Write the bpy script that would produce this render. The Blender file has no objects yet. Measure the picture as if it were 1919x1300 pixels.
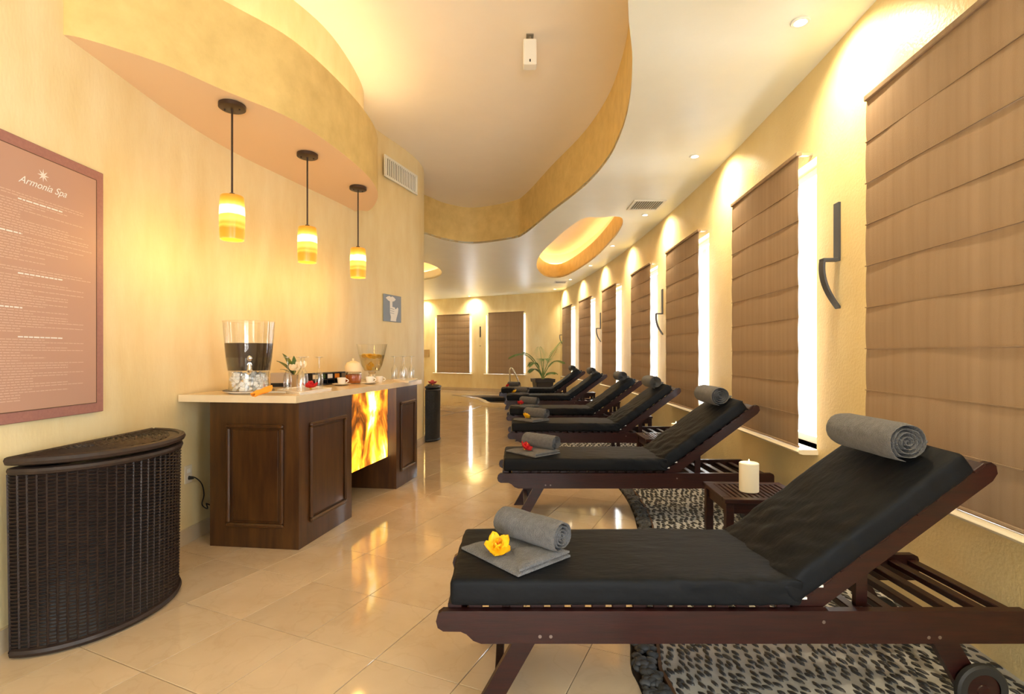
import bpy, bmesh, math, random
from mathutils import Vector, Matrix, noise
from mathutils.geometry import tessellate_polygon
random.seed(7)
C = bpy.context.scene.collection
SC = bpy.context.scene
PI = math.pi
# ------------------------------------------------------------------ camera
F, CX, H0, CH = 970.0, 959.5, 664.0, 1.25      # focal length px, centre, horizon row, eye height
cam = bpy.data.objects.new('camera', bpy.data.cameras.new('camera')); C.objects.link(cam)
cam.data.sensor_width = 36; cam.data.lens = 36 * F / 1919; cam.data.shift_y = (H0 - 650) / 1919
cam.data.clip_start = .02
cam.location = (0, 0, CH); cam.rotation_euler = (PI / 2, 0, 0)
SC.camera = cam
# ------------------------------------------------------------------ world, exposure
w = bpy.data.worlds.new('world'); SC.world = w; w.use_nodes = True
w.node_tree.nodes['Background'].inputs[0].default_value = (.86, .93, 1, 1)
w.node_tree.nodes['Background'].inputs[1].default_value = 1.0
SC.view_settings.view_transform = 'Standard'; SC.view_settings.look = 'None'
SC.view_settings.exposure = 0.52; SC.view_settings.gamma = 1; SC.view_settings.use_curve_mapping = False
SC.cycles.use_denoising = True
SC.cycles.max_bounces = 10; SC.cycles.diffuse_bounces = 6; SC.cycles.transparent_max_bounces = 16
SC.cycles.sample_clamp_indirect = 6.0; SC.cycles.caustics_reflective = False; SC.cycles.caustics_refractive = False
DAY = (.84, .93, 1.0)          # daylight colour
WARM = (1.0, .80, .52)         # lamp colour
P_WINDOW, P_ADDED_W, P_ADDED_DOOR, P_DOWN, P_PEND = 300, 150, 110, 95, 5.0
P_BOUNCE_FILL = 230
def area(name, loc, rot, sx, sy, power, col):
    l = bpy.data.lights.new(name, 'AREA'); l.shape = 'RECTANGLE'; l.size = sx; l.size_y = sy
    l.energy = power; l.color = col
    o = bpy.data.objects.new(name, l); C.objects.link(o); o.location = loc; o.rotation_euler = rot
    return o
# ------------------------------------------------------------------ helpers
def at(px, py, z=0.0):
    s = (H0 - py) / (z - CH); return ((px - CX) / s, F / s)
def tag(o, label=None, cat=None, group=None, kind=None):
    if label: o['label'] = label
    if cat: o['category'] = cat
    if group: o['group'] = group
    if kind: o['kind'] = kind
    return o
def thing(name, label, cat, loc=(0, 0, 0), rz=0, group=None):
    o = bpy.data.objects.new(name, None); C.objects.link(o); o.empty_display_size = .1
    o.location = loc; o.rotation_euler = (0, 0, rz)
    return tag(o, label, cat, group)
def dup(root, loc=None, rz=None, label=None):
    r = root.copy(); C.objects.link(r)
    if loc is not None: r.location = loc
    if rz is not None: r.rotation_euler = (0, 0, rz)
    if label: r['label'] = label
    def rec(src, dst):
        for ch in list(src.children):
            if ch.type == 'LIGHT': continue
            c = ch.copy(); C.objects.link(c); c.parent = dst
            rec(ch, c)
    rec(root, r)
    return r
class MB:
    def __init__(s): s.v = []; s.f = []
    def add(s, vs, fs):
        n = len(s.v); s.v += [tuple(p) for p in vs]; s.f += [tuple(i + n for i in f) for f in fs]; return s
    def box(s, x0, x1, y0, y1, z0, z1, M=None):
        vs = [Vector((x, y, z)) for z in (z0, z1) for x, y in ((x0, y0), (x1, y0), (x1, y1), (x0, y1))]
        if M is not None: vs = [M @ p for p in vs]
        return s.add(vs, [(3, 2, 1, 0), (4, 5, 6, 7), (0, 1, 5, 4), (1, 2, 6, 5), (2, 3, 7, 6), (3, 0, 4, 7)])
    def cbox(s, x0, x1, y0, y1, z0, z1, b=.004, M=None):
        # box with chamfered edges
        pts = []; xs = (x0, x1); ys = (y0, y1); zs = (z0, z1); idx = {}
        for i in (0, 1):
            for j in (0, 1):
                for k in (0, 1):
                    p = Vector((xs[i], ys[j], zs[k])); d = Vector((b * (1 - 2 * i), b * (1 - 2 * j), b * (1 - 2 * k)))
                    for a in range(3):
                        q = p + d; q[a] = p[a]; idx[(i, j, k, a)] = len(pts); pts.append(M @ q if M is not None else q)
        fs = []
        for a in range(3):
            u, v_ = [(1, 2), (0, 2), (0, 1)][a]
            for sgn in (0, 1):
                f = []
                for (p, q) in ((0, 0), (1, 0), (1, 1), (0, 1)):
                    t = [0, 0, 0]; t[a] = sgn; t[u] = p; t[v_] = q; f.append(idx[(*t, a)])
                if (sgn == 0) != (a == 1): f.reverse()
                fs.append(tuple(f))
        for a in range(3):
            u, v_ = [(1, 2), (0, 2), (0, 1)][a]
            for p in (0, 1):
                for q in (0, 1):
                    t0 = [0, 0, 0]; t0[u] = p; t0[v_] = q; t1 = list(t0); t1[a] = 1
                    fs.append((idx[(*t0, u)], idx[(*t1, u)], idx[(*t1, v_)], idx[(*t0, v_)]))
        for i in (0, 1):
            for j in (0, 1):
                for k in (0, 1): fs.append(tuple(idx[(i, j, k, a)] for a in range(3)))
        return s.add(pts, fs)
    def prism(s, poly, z0, z1, M=None, cap=True):
        n = len(poly)
        vs = [Vector((p[0], p[1], z0)) for p in poly] + [Vector((p[0], p[1], z1)) for p in poly]
        fs = [(i, (i + 1) % n, n + (i + 1) % n, n + i) for i in range(n)]
        if cap:
            tr = tessellate_polygon([[Vector((p[0], p[1], 0)) for p in poly]])
            for t in tr:
                a, b, c = [Vector(poly[i]) for i in t]
                up = (b - a).cross(c - a) if False else (b[0]-a[0])*(c[1]-a[1])-(b[1]-a[1])*(c[0]-a[0])
                if up < 0: t = t[::-1]
                fs.append(tuple(n + i for i in t)); fs.append(tuple(i for i in t[::-1]))
        if M is not None: vs = [M @ p for p in vs]
        return s.add(vs, fs)
    def lathe(s, prof, n=24, M=None, sx=1, sy=1, cap=False):
        vs = []; fs = []; m = len(prof)
        for i in range(n):
            a = 2 * PI * i / n
            for r, z in prof:
                p = Vector((r * math.cos(a) * sx, r * math.sin(a) * sy, z)); vs.append(M @ p if M is not None else p)
        for i in range(n):
            j = (i + 1) % n
            for k in range(m - 1):
                fs.append((i * m + k, j * m + k, j * m + k + 1, i * m + k + 1))
        if cap:
            fs.append(tuple(i * m for i in range(n))[::-1]); fs.append(tuple(i * m + m - 1 for i in range(n)))
        return s.add(vs, fs)
    def tube(s, pts, r, n=6, caps=True, sq=None):
        pts = [Vector(p) for p in pts]; m = len(pts); vs = []; fs = []
        up = Vector((0, 0, 1)); side = None
        for i, p in enumerate(pts):
            t = (pts[min(i + 1, m - 1)] - pts[max(i - 1, 0)]).normalized()
            if side is None:
                side = t.cross(up)
                if side.length < .01: side = t.cross(Vector((1, 0, 0)))
            side = (side - t * side.dot(t)).normalized(); b = side.cross(t)
            rr = r[i] if isinstance(r, (list, tuple)) else r
            for k in range(n):
                a = 2 * PI * k / n; vs.append(p + (side * math.cos(a) + b * math.sin(a) * (sq or 1)) * rr)
        for i in range(m - 1):
            for k in range(n):
                fs.append((i * n + k, i * n + (k + 1) % n, (i + 1) * n + (k + 1) % n, (i + 1) * n + k))
        if caps: fs.append(tuple(range(n))[::-1]); fs.append(tuple((m - 1) * n + k for k in range(n)))
        return s.add(vs, fs)
    def grid(s, nx, ny, fn, back=None):
        vs = [fn(i / nx, j / ny) for i in range(nx + 1) for j in range(ny + 1)]
        fs = [(i * (ny + 1) + j, (i + 1) * (ny + 1) + j, (i + 1) * (ny + 1) + j + 1, i * (ny + 1) + j + 1) for i in range(nx) for j in range(ny)]
        return s.add(vs, fs)
    def ell(s, c, rx, ry, rz, n=10, m=6, M=None, rot=0):
        vs = []; fs = []; cr, sr = math.cos(rot), math.sin(rot)
        for i in range(m + 1):
            t = PI * i / m
            for k in range(n):
                a = 2 * PI * k / n
                x, y, z = rx * math.sin(t) * math.cos(a), ry * math.sin(t) * math.sin(a), rz * math.cos(t)
                p = Vector((c[0] + x * cr - y * sr, c[1] + x * sr + y * cr, c[2] + z)); vs.append(M @ p if M is not None else p)
        for i in range(m):
            for k in range(n): fs.append((i * n + k, (i + 1) * n + k, (i + 1) * n + (k + 1) % n, i * n + (k + 1) % n))
        return s.add(vs, fs)
    def mesh(s, name, m=None, smooth=False, fix=True):
        me = bpy.data.meshes.new(name); me.from_pydata(s.v, [], s.f)
        bm = bmesh.new(); bm.from_mesh(me)
        if fix:
            bmesh.ops.remove_doubles(bm, verts=bm.verts, dist=1e-5)
            bmesh.ops.recalc_face_normals(bm, faces=bm.faces)
        if smooth is not False:
            ang = math.radians(35 if smooth is True else smooth)
            for f in bm.faces: f.smooth = True
            for e in bm.edges:
                if len(e.link_faces) == 2 and e.calc_face_angle(0) > ang: e.smooth = False
        bm.to_mesh(me); bm.free()
        if m is not None: me.materials.append(m)
        return me
    def build(s, name, m, parent=None, smooth=False, loc=None, rot=None, fix=True):
        o = bpy.data.objects.new(name, s.mesh(name, m, smooth, fix)); C.objects.link(o)
        if parent is not None: o.parent = parent
        if loc is not None: o.location = loc
        if rot is not None: o.rotation_euler = rot
        return o
def struct(o): o['kind'] = 'structure'; return o
def link(name, me, parent, loc=(0, 0, 0), rot=(0, 0, 0)):
    o = bpy.data.objects.new(name, me); C.objects.link(o); o.parent = parent; o.location = loc; o.rotation_euler = rot; return o
def smooth_path(pts, n=8, closed=False):
    P = [Vector(p) for p in pts]; out = []; m = len(P)
    for i in range(m if closed else m - 1):
        g = lambda k: P[k % m] if closed else P[max(0, min(m - 1, k))]
        p0, p1, p2, p3 = g(i - 1), g(i), g(i + 1), g(i + 2)
        for j in range(n):
            t = j / n
            out.append(.5 * ((2 * p1) + (p2 - p0) * t + (2 * p0 - 5 * p1 + 4 * p2 - p3) * t * t + (3 * p1 - p0 - 3 * p2 + p3) * t ** 3))
    if not closed: out.append(P[-1])
    return out
def offset(pts, d, closed=False):
    out = []; m = len(pts)
    for i in range(m):
        a = pts[(i - 1) % m] if closed else pts[max(i - 1, 0)]
        b = pts[(i + 1) % m] if closed else pts[min(i + 1, m - 1)]
        t = Vector((b[0] - a[0], b[1] - a[1])).normalized()
        out.append(Vector((pts[i][0] - t.y * d, pts[i][1] + t.x * d)))
    return out
def strip_wall(mb, pts, d, z0, z1):
    """a wall of thickness d (to the left of the path) along plan points"""
    o = offset(pts, d); mb.prism([tuple(p[:2]) for p in pts] + [tuple(p[:2]) for p in o[::-1]], z0, z1)
# ------------------------------------------------------------------ materials
def mat(name, col, rough=.5, spec=.5, metal=0, var=0, vscale=6, bump=0, bscale=60, stretch=None, col2=None, coat=0, sheen=0,
        emit=None, estr=0, detail=4, trans=0, rnd=0, coords='Object'):
    m = bpy.data.materials.new(name); m.use_nodes = True; nt = m.node_tree; N = nt.nodes; L = nt.links
    b = N['Principled BSDF']
    b.inputs['Base Color'].default_value = (*col, 1); b.inputs['Roughness'].default_value = rough
    b.inputs['Specular IOR Level'].default_value = spec; b.inputs['Metallic'].default_value = metal
    b.inputs['Coat Weight'].default_value = coat; b.inputs['Sheen Weight'].default_value = sheen
    tc = N.new('ShaderNodeTexCoord'); mp = N.new('ShaderNodeMapping'); L.new(tc.outputs[coords], mp.inputs[0])
    if stretch: mp.inputs['Scale'].default_value = stretch
    vec = mp.outputs[0]
    if rnd:
        oi = N.new('ShaderNodeObjectInfo'); vm = N.new('ShaderNodeVectorMath'); vm.operation = 'MULTIPLY_ADD'
        cb = N.new('ShaderNodeCombineXYZ')
        for i in range(3): L.new(oi.outputs['Random'], cb.inputs[i])
        vm.inputs[1].default_value = (37, 53, 71); L.new(cb.outputs[0], vm.inputs[0]); L.new(vec, vm.inputs[2]); vec = vm.outputs[0]
    if var or col2:
        n = N.new('ShaderNodeTexNoise'); n.inputs['Scale'].default_value = vscale; n.inputs['Detail'].default_value = detail
        n.inputs['Roughness'].default_value = .6
        L.new(vec, n.inputs['Vector'])
        r = N.new('ShaderNodeValToRGB'); r.color_ramp.elements[0].position = .3; r.color_ramp.elements[1].position = .72
        c2 = col2 or tuple(max(0, c * (1 - var)) for c in col)
        r.color_ramp.elements[0].color = (*c2, 1); r.color_ramp.elements[1].color = (*col, 1)
        L.new(n.outputs[0], r.inputs[0]); L.new(r.outputs[0], b.inputs['Base Color'])
    if bump:
        n2 = N.new('ShaderNodeTexNoise'); n2.inputs['Scale'].default_value = bscale; n2.inputs['Detail'].default_value = 3
        L.new(vec, n2.inputs['Vector'])
        bp = N.new('ShaderNodeBump'); bp.inputs['Strength'].default_value = bump; bp.inputs['Distance'].default_value = .01
        L.new(n2.outputs[0], bp.inputs['Height']); L.new(bp.outputs[0], b.inputs['Normal'])
    if emit:
        b.inputs['Emission Color'].default_value = (*emit, 1); b.inputs['Emission Strength'].default_value = estr
    return m
def glassy(name, tint=(1, 1, 1), gl=.12, rough=.03, edge=.6):
    m = bpy.data.materials.new(name); m.use_nodes = True; nt = m.node_tree; N = nt.nodes; L = nt.links
    N.remove(N['Principled BSDF']); t = N.new('ShaderNodeBsdfTransparent'); t.inputs[0].default_value = (*tint, 1)
    g = N.new('ShaderNodeBsdfGlossy'); g.inputs['Roughness'].default_value = rough
    lw = N.new('ShaderNodeLayerWeight'); lw.inputs[0].default_value = .35
    ma = N.new('ShaderNodeMath'); ma.operation = 'MULTIPLY_ADD'; ma.inputs[1].default_value = edge; ma.inputs[2].default_value = gl
    L.new(lw.outputs['Facing'], ma.inputs[0])
    mx = N.new('ShaderNodeMixShader'); L.new(ma.outputs[0], mx.inputs[0]); L.new(t.outputs[0], mx.inputs[1]); L.new(g.outputs[0], mx.inputs[2])
    L.new(mx.outputs[0], N['Material Output'].inputs[0]); return m
M = {}
M['plaster'] = mat('plaster', (.84, .73, .455), .45, .35, col2=(.75, .60, .31), vscale=2.6, stretch=(1.7, 1.7, .55), bump=.12, bscale=45, detail=8)
M['plaster_right'] = mat('plaster_right', (.80, .66, .36), .36, .45, col2=(.72, .57, .28), vscale=2.2, bump=.25, bscale=60, detail=8)
M['ochre'] = mat('ochre', (.77, .585, .24), .5, .3, col2=(.63, .465, .18), vscale=6, bump=.12, bscale=40, detail=8)
M['ceiling'] = mat('ceiling', (.87, .90, .82), .38, .45, col2=(.84, .87, .79), vscale=3, bump=.05, bscale=30)
M['ceiling_high'] = mat('ceiling_high', (.93, .86, .74), .6, .3, col2=(.90, .83, .71), vscale=2)
M['stone_base'] = mat('stone_base', (.62, .50, .34), .3, .5, var=.15, vscale=5)
M['white_frame'] = mat('white_frame', (.85, .84, .8), .4)
M['sill'] = mat('sill', (.80, .70, .52), .25, .6)
M['grout'] = mat('grout', (.42, .34, .24), .8)
M['pane'] = glassy('pane')
M['glass'] = glassy('glass', (.985, .99, .99), .02, .03, .4)
M['flute'] = glassy('flute', (.97, .98, .98), .14, .12)
M['wood'] = mat('wood', (.034, .007, .0048), .36, .3, col2=(.012, .0035, .0035), vscale=5, stretch=(1.2, 14, 14), coat=.08, bump=.05, bscale=20)
M['cabinet'] = mat('cabinet', (.085, .033, .007), .33, .5, col2=(.030, .010, .003), vscale=3, stretch=(7, 7, .8), coat=.15, detail=7)
M['cushion'] = mat('cushion', (.0062, .0074, .0098), .58, .14, var=.25, vscale=5, bump=.6, bscale=12, sheen=.0, stretch=(.7, 1.6, 1))
M['towel'] = mat('towel', (.165, .165, .175), .95, .1, var=.35, vscale=40, bump=.9, bscale=220, sheen=.25)
M['rubber'] = mat('rubber', (.012, .012, .012), .6)
M['bolt'] = mat('bolt', (.22, .17, .15), .4, metal=.8)
M['steel'] = mat('steel', (.7, .7, .7), .25, metal=1)
M['iron'] = mat('iron', (.055, .060, .075), .5, .5)
M['bronze'] = mat('bronze', (.035, .016, .008), .4, .5)
M['wax'] = mat('wax', (.86, .80, .64), .5, emit=(1, .75, .4), estr=.06)
M['flame'] = mat('flame', (1, .8, .4), emit=(1, .72, .3), estr=40)
M['wicker'] = mat('wicker', (.036, .020, .015), .45, .4, col2=(.016, .010, .009), vscale=30)
M['wicker2'] = mat('wicker2', (.020, .020, .022), .4, .5, var=.4, vscale=30)
M['yellow'] = mat('yellow', (.97, .66, .01), .6, col2=(.92, .46, .008), vscale=25)
M['red'] = mat('red', (.75, .02, .015), .6, col2=(.55, .01, .02), vscale=25)
M['orange'] = mat('orange', (.90, .30, .02), .6)
M['pink'] = mat('pink', (.75, .12, .12), .6)
M['petal_white'] = mat('petal_white', (.90, .78, .55), .6)
M['leaf'] = mat('leaf', (.06, .12, .02), .45, .4, var=.4, vscale=12)
M['palm'] = mat('palm', (.20, .36, .10), .5, .4, var=.45, vscale=6)
M['stem'] = mat('stem', (.30, .34, .10), .5)
M['pot'] = mat('pot', (.015, .014, .015), .45)
M['soil'] = mat('soil', (.03, .02, .012), .9)
M['counter'] = mat('counter', (.78, .64, .42), .18, .5, col2=(.68, .52, .32), vscale=4, detail=7)
M['china'] = mat('china', (.85, .82, .76), .2)
M['black'] = mat('black', (.008, .008, .009), .4)
M['vent'] = mat('vent', (.80, .78, .70), .5)
M['vent_dark'] = mat('vent_dark', (.22, .19, .14), .8)
M['outlet'] = mat('outlet', (.75, .68, .55), .4)
M['lens'] = mat('lens', (1, .9, .7), emit=(1, .85, .6), estr=25)
M['led'] = mat('led', (1, .7, .35), emit=(1, .76, .44), estr=25)
M['led_cove'] = mat('led_cove', (1, .7, .35), emit=(1, .62, .25), estr=9)
M['pebble_grout'] = mat('pebble_grout', (.56, .56, .55), .8, .2, var=.2, vscale=20)
M['pebble'] = mat('pebble', (.055, .055, .058), .35, .5, col2=(.018, .018, .019), vscale=18)
M['river'] = mat('river', (.085, .09, .098), .5, .4, col2=(.03, .032, .036), vscale=9, rnd=1)
M['edging'] = mat('edging', (.10, .045, .018), .7)
M['basin'] = mat('basin', (.05, .055, .06), .3, var=.5, vscale=25)
M['water'] = glassy('water', (.75, .85, .85), .15)
M['rim'] = mat('rim', (.85, .80, .70), .2)
M['inlay'] = mat('inlay', (.10, .07, .045), .3)
M['tea'] = mat('tea', (.055, .030, .011), .5, .2)
M['ice'] = mat('ice', (.92, .88, .82), .15, .8)
M['lemon'] = mat('lemon', (.85, .50, .01), .5, col2=(.9, .65, .08), vscale=14)
M['lemonwater'] = glassy('lemonwater', (.95, .88, .70), .06)
M['amber'] = mat('amber', (.55, .14, .01), .2, col2=(.30, .06, .005), vscale=30)
M['cream'] = mat('cream', (.80, .66, .42), .5)
M['box_grey'] = mat('box_grey', (.50, .44, .38), .5)
M['clay'] = mat('clay', (.40, .28, .15), .7)
M['tan'] = mat('tan', (.42, .28, .12), .5)
M['poster'] = mat('poster', (.46, .27, .19), .5, .5, col2=(.46, .27, .20), vscale=1.5)
M['poster_border'] = mat('poster_border', (.36, .165, .13), .5, .5, col2=(.30, .13, .11), vscale=60)
M['print'] = mat('print', (.64, .44, .33), .5)
M['print_silver'] = mat('print_silver', (.80, .76, .72), .4)
M['sign'] = mat('sign', (.20, .25, .33), .45)
M['sign_white'] = mat('sign_white', (.80, .79, .76), .5)
# marble floor tile
def marble():
    m = mat('marble', (.66, .52, .36), .07, .55, col2=(.57, .435, .285), vscale=2.6, detail=9, rnd=1)
    nt = m.node_tree; N = nt.nodes; L = nt.links; b = N['Principled BSDF']
    base = b.inputs['Base Color'].links[0].from_socket
    vec = [n for n in N if n.type == 'VECT_MATH'][0].outputs[0]
    n = N.new('ShaderNodeTexNoise'); n.inputs['Scale'].default_value = 5; n.inputs['Detail'].default_value = 8; n.inputs['Distortion'].default_value = .7
    L.new(vec, n.inputs['Vector'])
    r = N.new('ShaderNodeValToRGB'); e = r.color_ramp.elements
    e[0].position = .47; e[0].color = (0, 0, 0, 1); e[1].position = .5; e[1].color = (1, 1, 1, 1)
    x = r.color_ramp.elements.new(.53); x.color = (0, 0, 0, 1); L.new(n.outputs[0], r.inputs[0])
    mx = N.new('ShaderNodeMix'); mx.data_type = 'RGBA'; ma = N.new('ShaderNodeMath'); ma.operation = 'MULTIPLY'; ma.inputs[1].default_value = .13
    L.new(r.outputs[0], ma.inputs[0]); L.new(ma.outputs[0], mx.inputs[0]); L.new(base, mx.inputs[6]); mx.inputs[7].default_value = (.40, .27, .15, 1)
    oi = N.new('ShaderNodeObjectInfo'); mr = N.new('ShaderNodeMapRange'); mr.inputs[3].default_value = .93; mr.inputs[4].default_value = 1.05
    L.new(oi.outputs['Random'], mr.inputs[0]); hs = N.new('ShaderNodeHueSaturation'); L.new(mr.outputs[0], hs.inputs['Value']); L.new(mx.outputs[2], hs.inputs['Color'])
    L.new(hs.outputs[0], b.inputs['Base Color']); return m
M['marble'] = marble()
# linen of the blinds: woven, lets some daylight through
def linen():
    m = mat('linen', (.40, .27, .155), .85, .2, bump=.3, bscale=300)
    nt = m.node_tree; N = nt.nodes; L = nt.links; b = N['Principled BSDF']
    tc = N.new('ShaderNodeTexCoord'); mp = N.new('ShaderNodeMapping'); mp.inputs['Scale'].default_value = (16, 16, .9); L.new(tc.outputs['Object'], mp.inputs[0])
    oi = N.new('ShaderNodeObjectInfo'); vm = N.new('ShaderNodeVectorMath'); vm.operation = 'ADD'; L.new(mp.outputs[0], vm.inputs[0]); vm.inputs[1].default_value = (0, 0, 0)
    n = N.new('ShaderNodeTexNoise'); n.inputs['Scale'].default_value = 1.2; n.inputs['Detail'].default_value = 3; L.new(vm.outputs[0], n.inputs['Vector'])
    r = N.new('ShaderNodeValToRGB'); r.color_ramp.elements[0].position = .35; r.color_ramp.elements[1].position = .75
    r.color_ramp.elements[0].color = (.35, .242, .15, 1); r.color_ramp.elements[1].color = (.42, .30, .195, 1)  # vertical streaks put daylight showing through the folds into the colour
    L.new(n.outputs[0], r.inputs[0]); L.new(r.outputs[0], b.inputs['Base Color'])
    t = N.new('ShaderNodeBsdfTranslucent'); L.new(r.outputs[0], t.inputs[0]); mx = N.new('ShaderNodeMixShader'); mx.inputs[0].default_value = .15
    L.new(b.outputs[0], mx.inputs[1]); L.new(t.outputs[0], mx.inputs[2]); L.new(mx.outputs[0], N['Material Output'].inputs[0]); return m
M['linen'] = linen()
# backlit onyx
def onyx():
    m = bpy.data.materials.new('onyx'); m.use_nodes = True; nt = m.node_tree; N = nt.nodes; L = nt.links; b = N['Principled BSDF']
    tc = N.new('ShaderNodeTexCoord'); mp = N.new('ShaderNodeMapping'); mp.inputs['Scale'].default_value = (2.6, 2.6, 1.5); mp.inputs['Rotation'].default_value = (0, .25, 0)
    mp.inputs['Location'].default_value = (.62, .3, 1.35)
    L.new(tc.outputs['Object'], mp.inputs[0])
    n = N.new('ShaderNodeTexNoise'); n.inputs['Scale'].default_value = 1.5; n.inputs['Detail'].default_value = 4; n.inputs['Distortion'].default_value = 1.0
    L.new(mp.outputs[0], n.inputs['Vector'])
    r = N.new('ShaderNodeValToRGB'); e = r.color_ramp.elements
    e[0].position = .36; e[0].color = (.07, .022, .004, 1); e[1].position = .70; e[1].color = (1, .92, .55, 1)
    for p, c in ((.43, (.26, .07, .006)), (.49, (.62, .20, .012)), (.55, (.90, .42, .02)), (.61, (1, .70, .12))):
        x = e.new(p); x.color = (*c, 1)
    L.new(n.outputs[0], r.inputs[0]); L.new(r.outputs[0], b.inputs['Emission Color']); L.new(r.outputs[0], b.inputs['Base Color'])
    b.inputs['Emission Strength'].default_value = 1.9; b.inputs['Roughness'].default_value = .2; return m
M['onyx'] = onyx()
def shade():
    m = bpy.data.materials.new('shade_glass'); m.use_nodes = True; nt = m.node_tree; N = nt.nodes; L = nt.links; b = N['Principled BSDF']
    tc = N.new('ShaderNodeTexCoord'); sp = N.new('ShaderNodeSeparateXYZ'); L.new(tc.outputs['Object'], sp.inputs[0])
    n = N.new('ShaderNodeTexNoise'); n.inputs['Scale'].default_value = 14; L.new(tc.outputs['Object'], n.inputs['Vector'])
    ma = N.new('ShaderNodeMath'); ma.operation = 'MULTIPLY_ADD'; ma.inputs[1].default_value = .02; L.new(n.outputs[0], ma.inputs[0]); L.new(sp.outputs['Z'], ma.inputs[2])
    mr = N.new('ShaderNodeMapRange'); mr.inputs[1].default_value = .01; mr.inputs[2].default_value = .27; L.new(ma.outputs[0], mr.inputs[0])
    r = N.new('ShaderNodeValToRGB'); e = r.color_ramp.elements
    e[0].position = 0; e[0].color = (1.1, .50, .08, 1); e[1].position = 1; e[1].color = (.70, .25, .02, 1)
    for p, c in ((.04, (.85, .34, .02)), (.24, (.75, .28, .015)), (.30, (1.2, .62, .07)), (.36, (1.0, .45, .04)), (.45, (1.5, .85, .15)), (.56, (1.3, .7, .1)), (.60, (5, 3.8, 1.5)), (.74, (5, 3.6, 1.3)), (.80, (1.6, .8, .12)), (.90, (.95, .45, .03))):
        x = e.new(p); x.color = (*c, 1)
    L.new(mr.outputs[0], r.inputs[0]); L.new(r.outputs[0], b.inputs['Emission Color']); b.inputs['Emission Strength'].default_value = .85
    b.inputs['Base Color'].default_value = (.2, .08, .01, 1); b.inputs['Roughness'].default_value = .3; return m
M['shade'] = shade()
# ================================================================== STRUCTURE
ZC, ZU, ZS, ZB = 3.23, 3.88, 2.78, 3.30     # ceiling, raised ceiling, soffit underside, soffit top
def XW(y): return 2.22 - (y - 7.4) ** 2 / 112.0
Z0W, Z1W = .60, 2.605
BLINDS = [(1.57, 2.82), (3.59, 4.85), (5.81, 7.13), (7.92, 9.12), (10.2, 11.4), (12.45, 13.7), (14.55, 15.65)]
ADDED_W = [(-.95, .45)]  # unseen window without a blind, added to let daylight in
OP = [(a - .045, b + .045) for a, b in BLINDS]
allw = sorted(ADDED_W + OP)
FARC = (XW(16.3), 16.3); FARL = (-3.75, 16.3 + (FARC[0] + 3.75) * .546)
# right wall with window openings
mb = MB(); y = -2.6; segs = []
def curve(y0, y1):
    n = max(1, int((y1 - y0) / .45)); return [(XW(y0 + (y1 - y0) * i / n), y0 + (y1 - y0) * i / n) for i in range(n + 1)]
for a, b in allw + [(16.6, 16.6)]:
    if a > y: strip_wall(mb, curve(y, a), -.22, 0, ZC + .1)
    if b > a:
        ch = [(XW(a), a), (XW(b), b)]; strip_wall(mb, ch, -.22, 0, Z0W); strip_wall(mb, ch, -.22, Z1W, ZC + .1)
    y = b
struct(mb.build('wall_right', M['plaster_right']))
# far wall with two window openings
fd = Vector((FARL[0] - FARC[0], FARL[1] - FARC[1])); FLEN = fd.length; fd.normalize()
def far_t(px):   # distance along the far wall at an image column
    k = (px - CX) / F; return (k * FARC[1] - FARC[0]) / (fd.x - k * fd.y)
def farp(t): return (FARC[0] + fd.x * t, FARC[1] + fd.y * t)
FB = [(far_t(984), far_t(918)), (far_t(883), far_t(822))]
mb = MB(); t = -.3
for a, b in [(a - .02, b + .15) for a, b in FB] + [(FLEN + .3, FLEN + .3)]:
    strip_wall(mb, [farp(t), farp(a)], -.22, 0, ZC + .1)
    if b > a: strip_wall(mb, [farp(a), farp(b)], -.22, 0, Z0W); strip_wall(mb, [farp(a), farp(b)], -.22, Z1W, ZC + .1)
    t = b
struct(mb.build('wall_far', M['plaster']))
# left wall: straight, then waving out behind the counter and rounding the corner
LW = smooth_path([(-2.14, -2.6), (-2.14, 0), (-2.14, 1.6), (-2.15, 2.6), (-2.165, 3.31), (-2.105, 3.92), (-1.934, 4.58), (-1.715, 5.35), (-1.60, 6.0), (-1.37, 6.66), (-1.275, 7.05), (-1.262, 7.4), (-1.36, 7.72), (-1.7, 7.9), (-2.6, 7.98), (-3.6, 8.0)], 8)
def lw_x(y): 
    for p, q in zip(LW, LW[1:]):
        if p.y <= y <= q.y and q.y > p.y: return p.x + (q.x - p.x) * (y - p.y) / (q.y - p.y)
    return -2.14
mb = MB(); strip_wall(mb, LW, .18, 0, ZU + .05)
struct(mb.build('wall_left', M['plaster'], smooth=50))
mb = MB(); strip_wall(mb, [(-3.6, 7.9), (-3.6, 19.6)], .2, 0, ZC + .1); struct(mb.build('wall_left_far', M['plaster']))
mb = MB(); mb.box(-2.4, -1.3, -2.8, -2.6, 0, ZU); mb.box(1.3, 1.9, -2.8, -2.6, 0, ZU); mb.box(-1.3, 1.3, -2.8, -2.6, 2.5, ZU); struct(mb.build('wall_back', M['plaster']))
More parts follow.
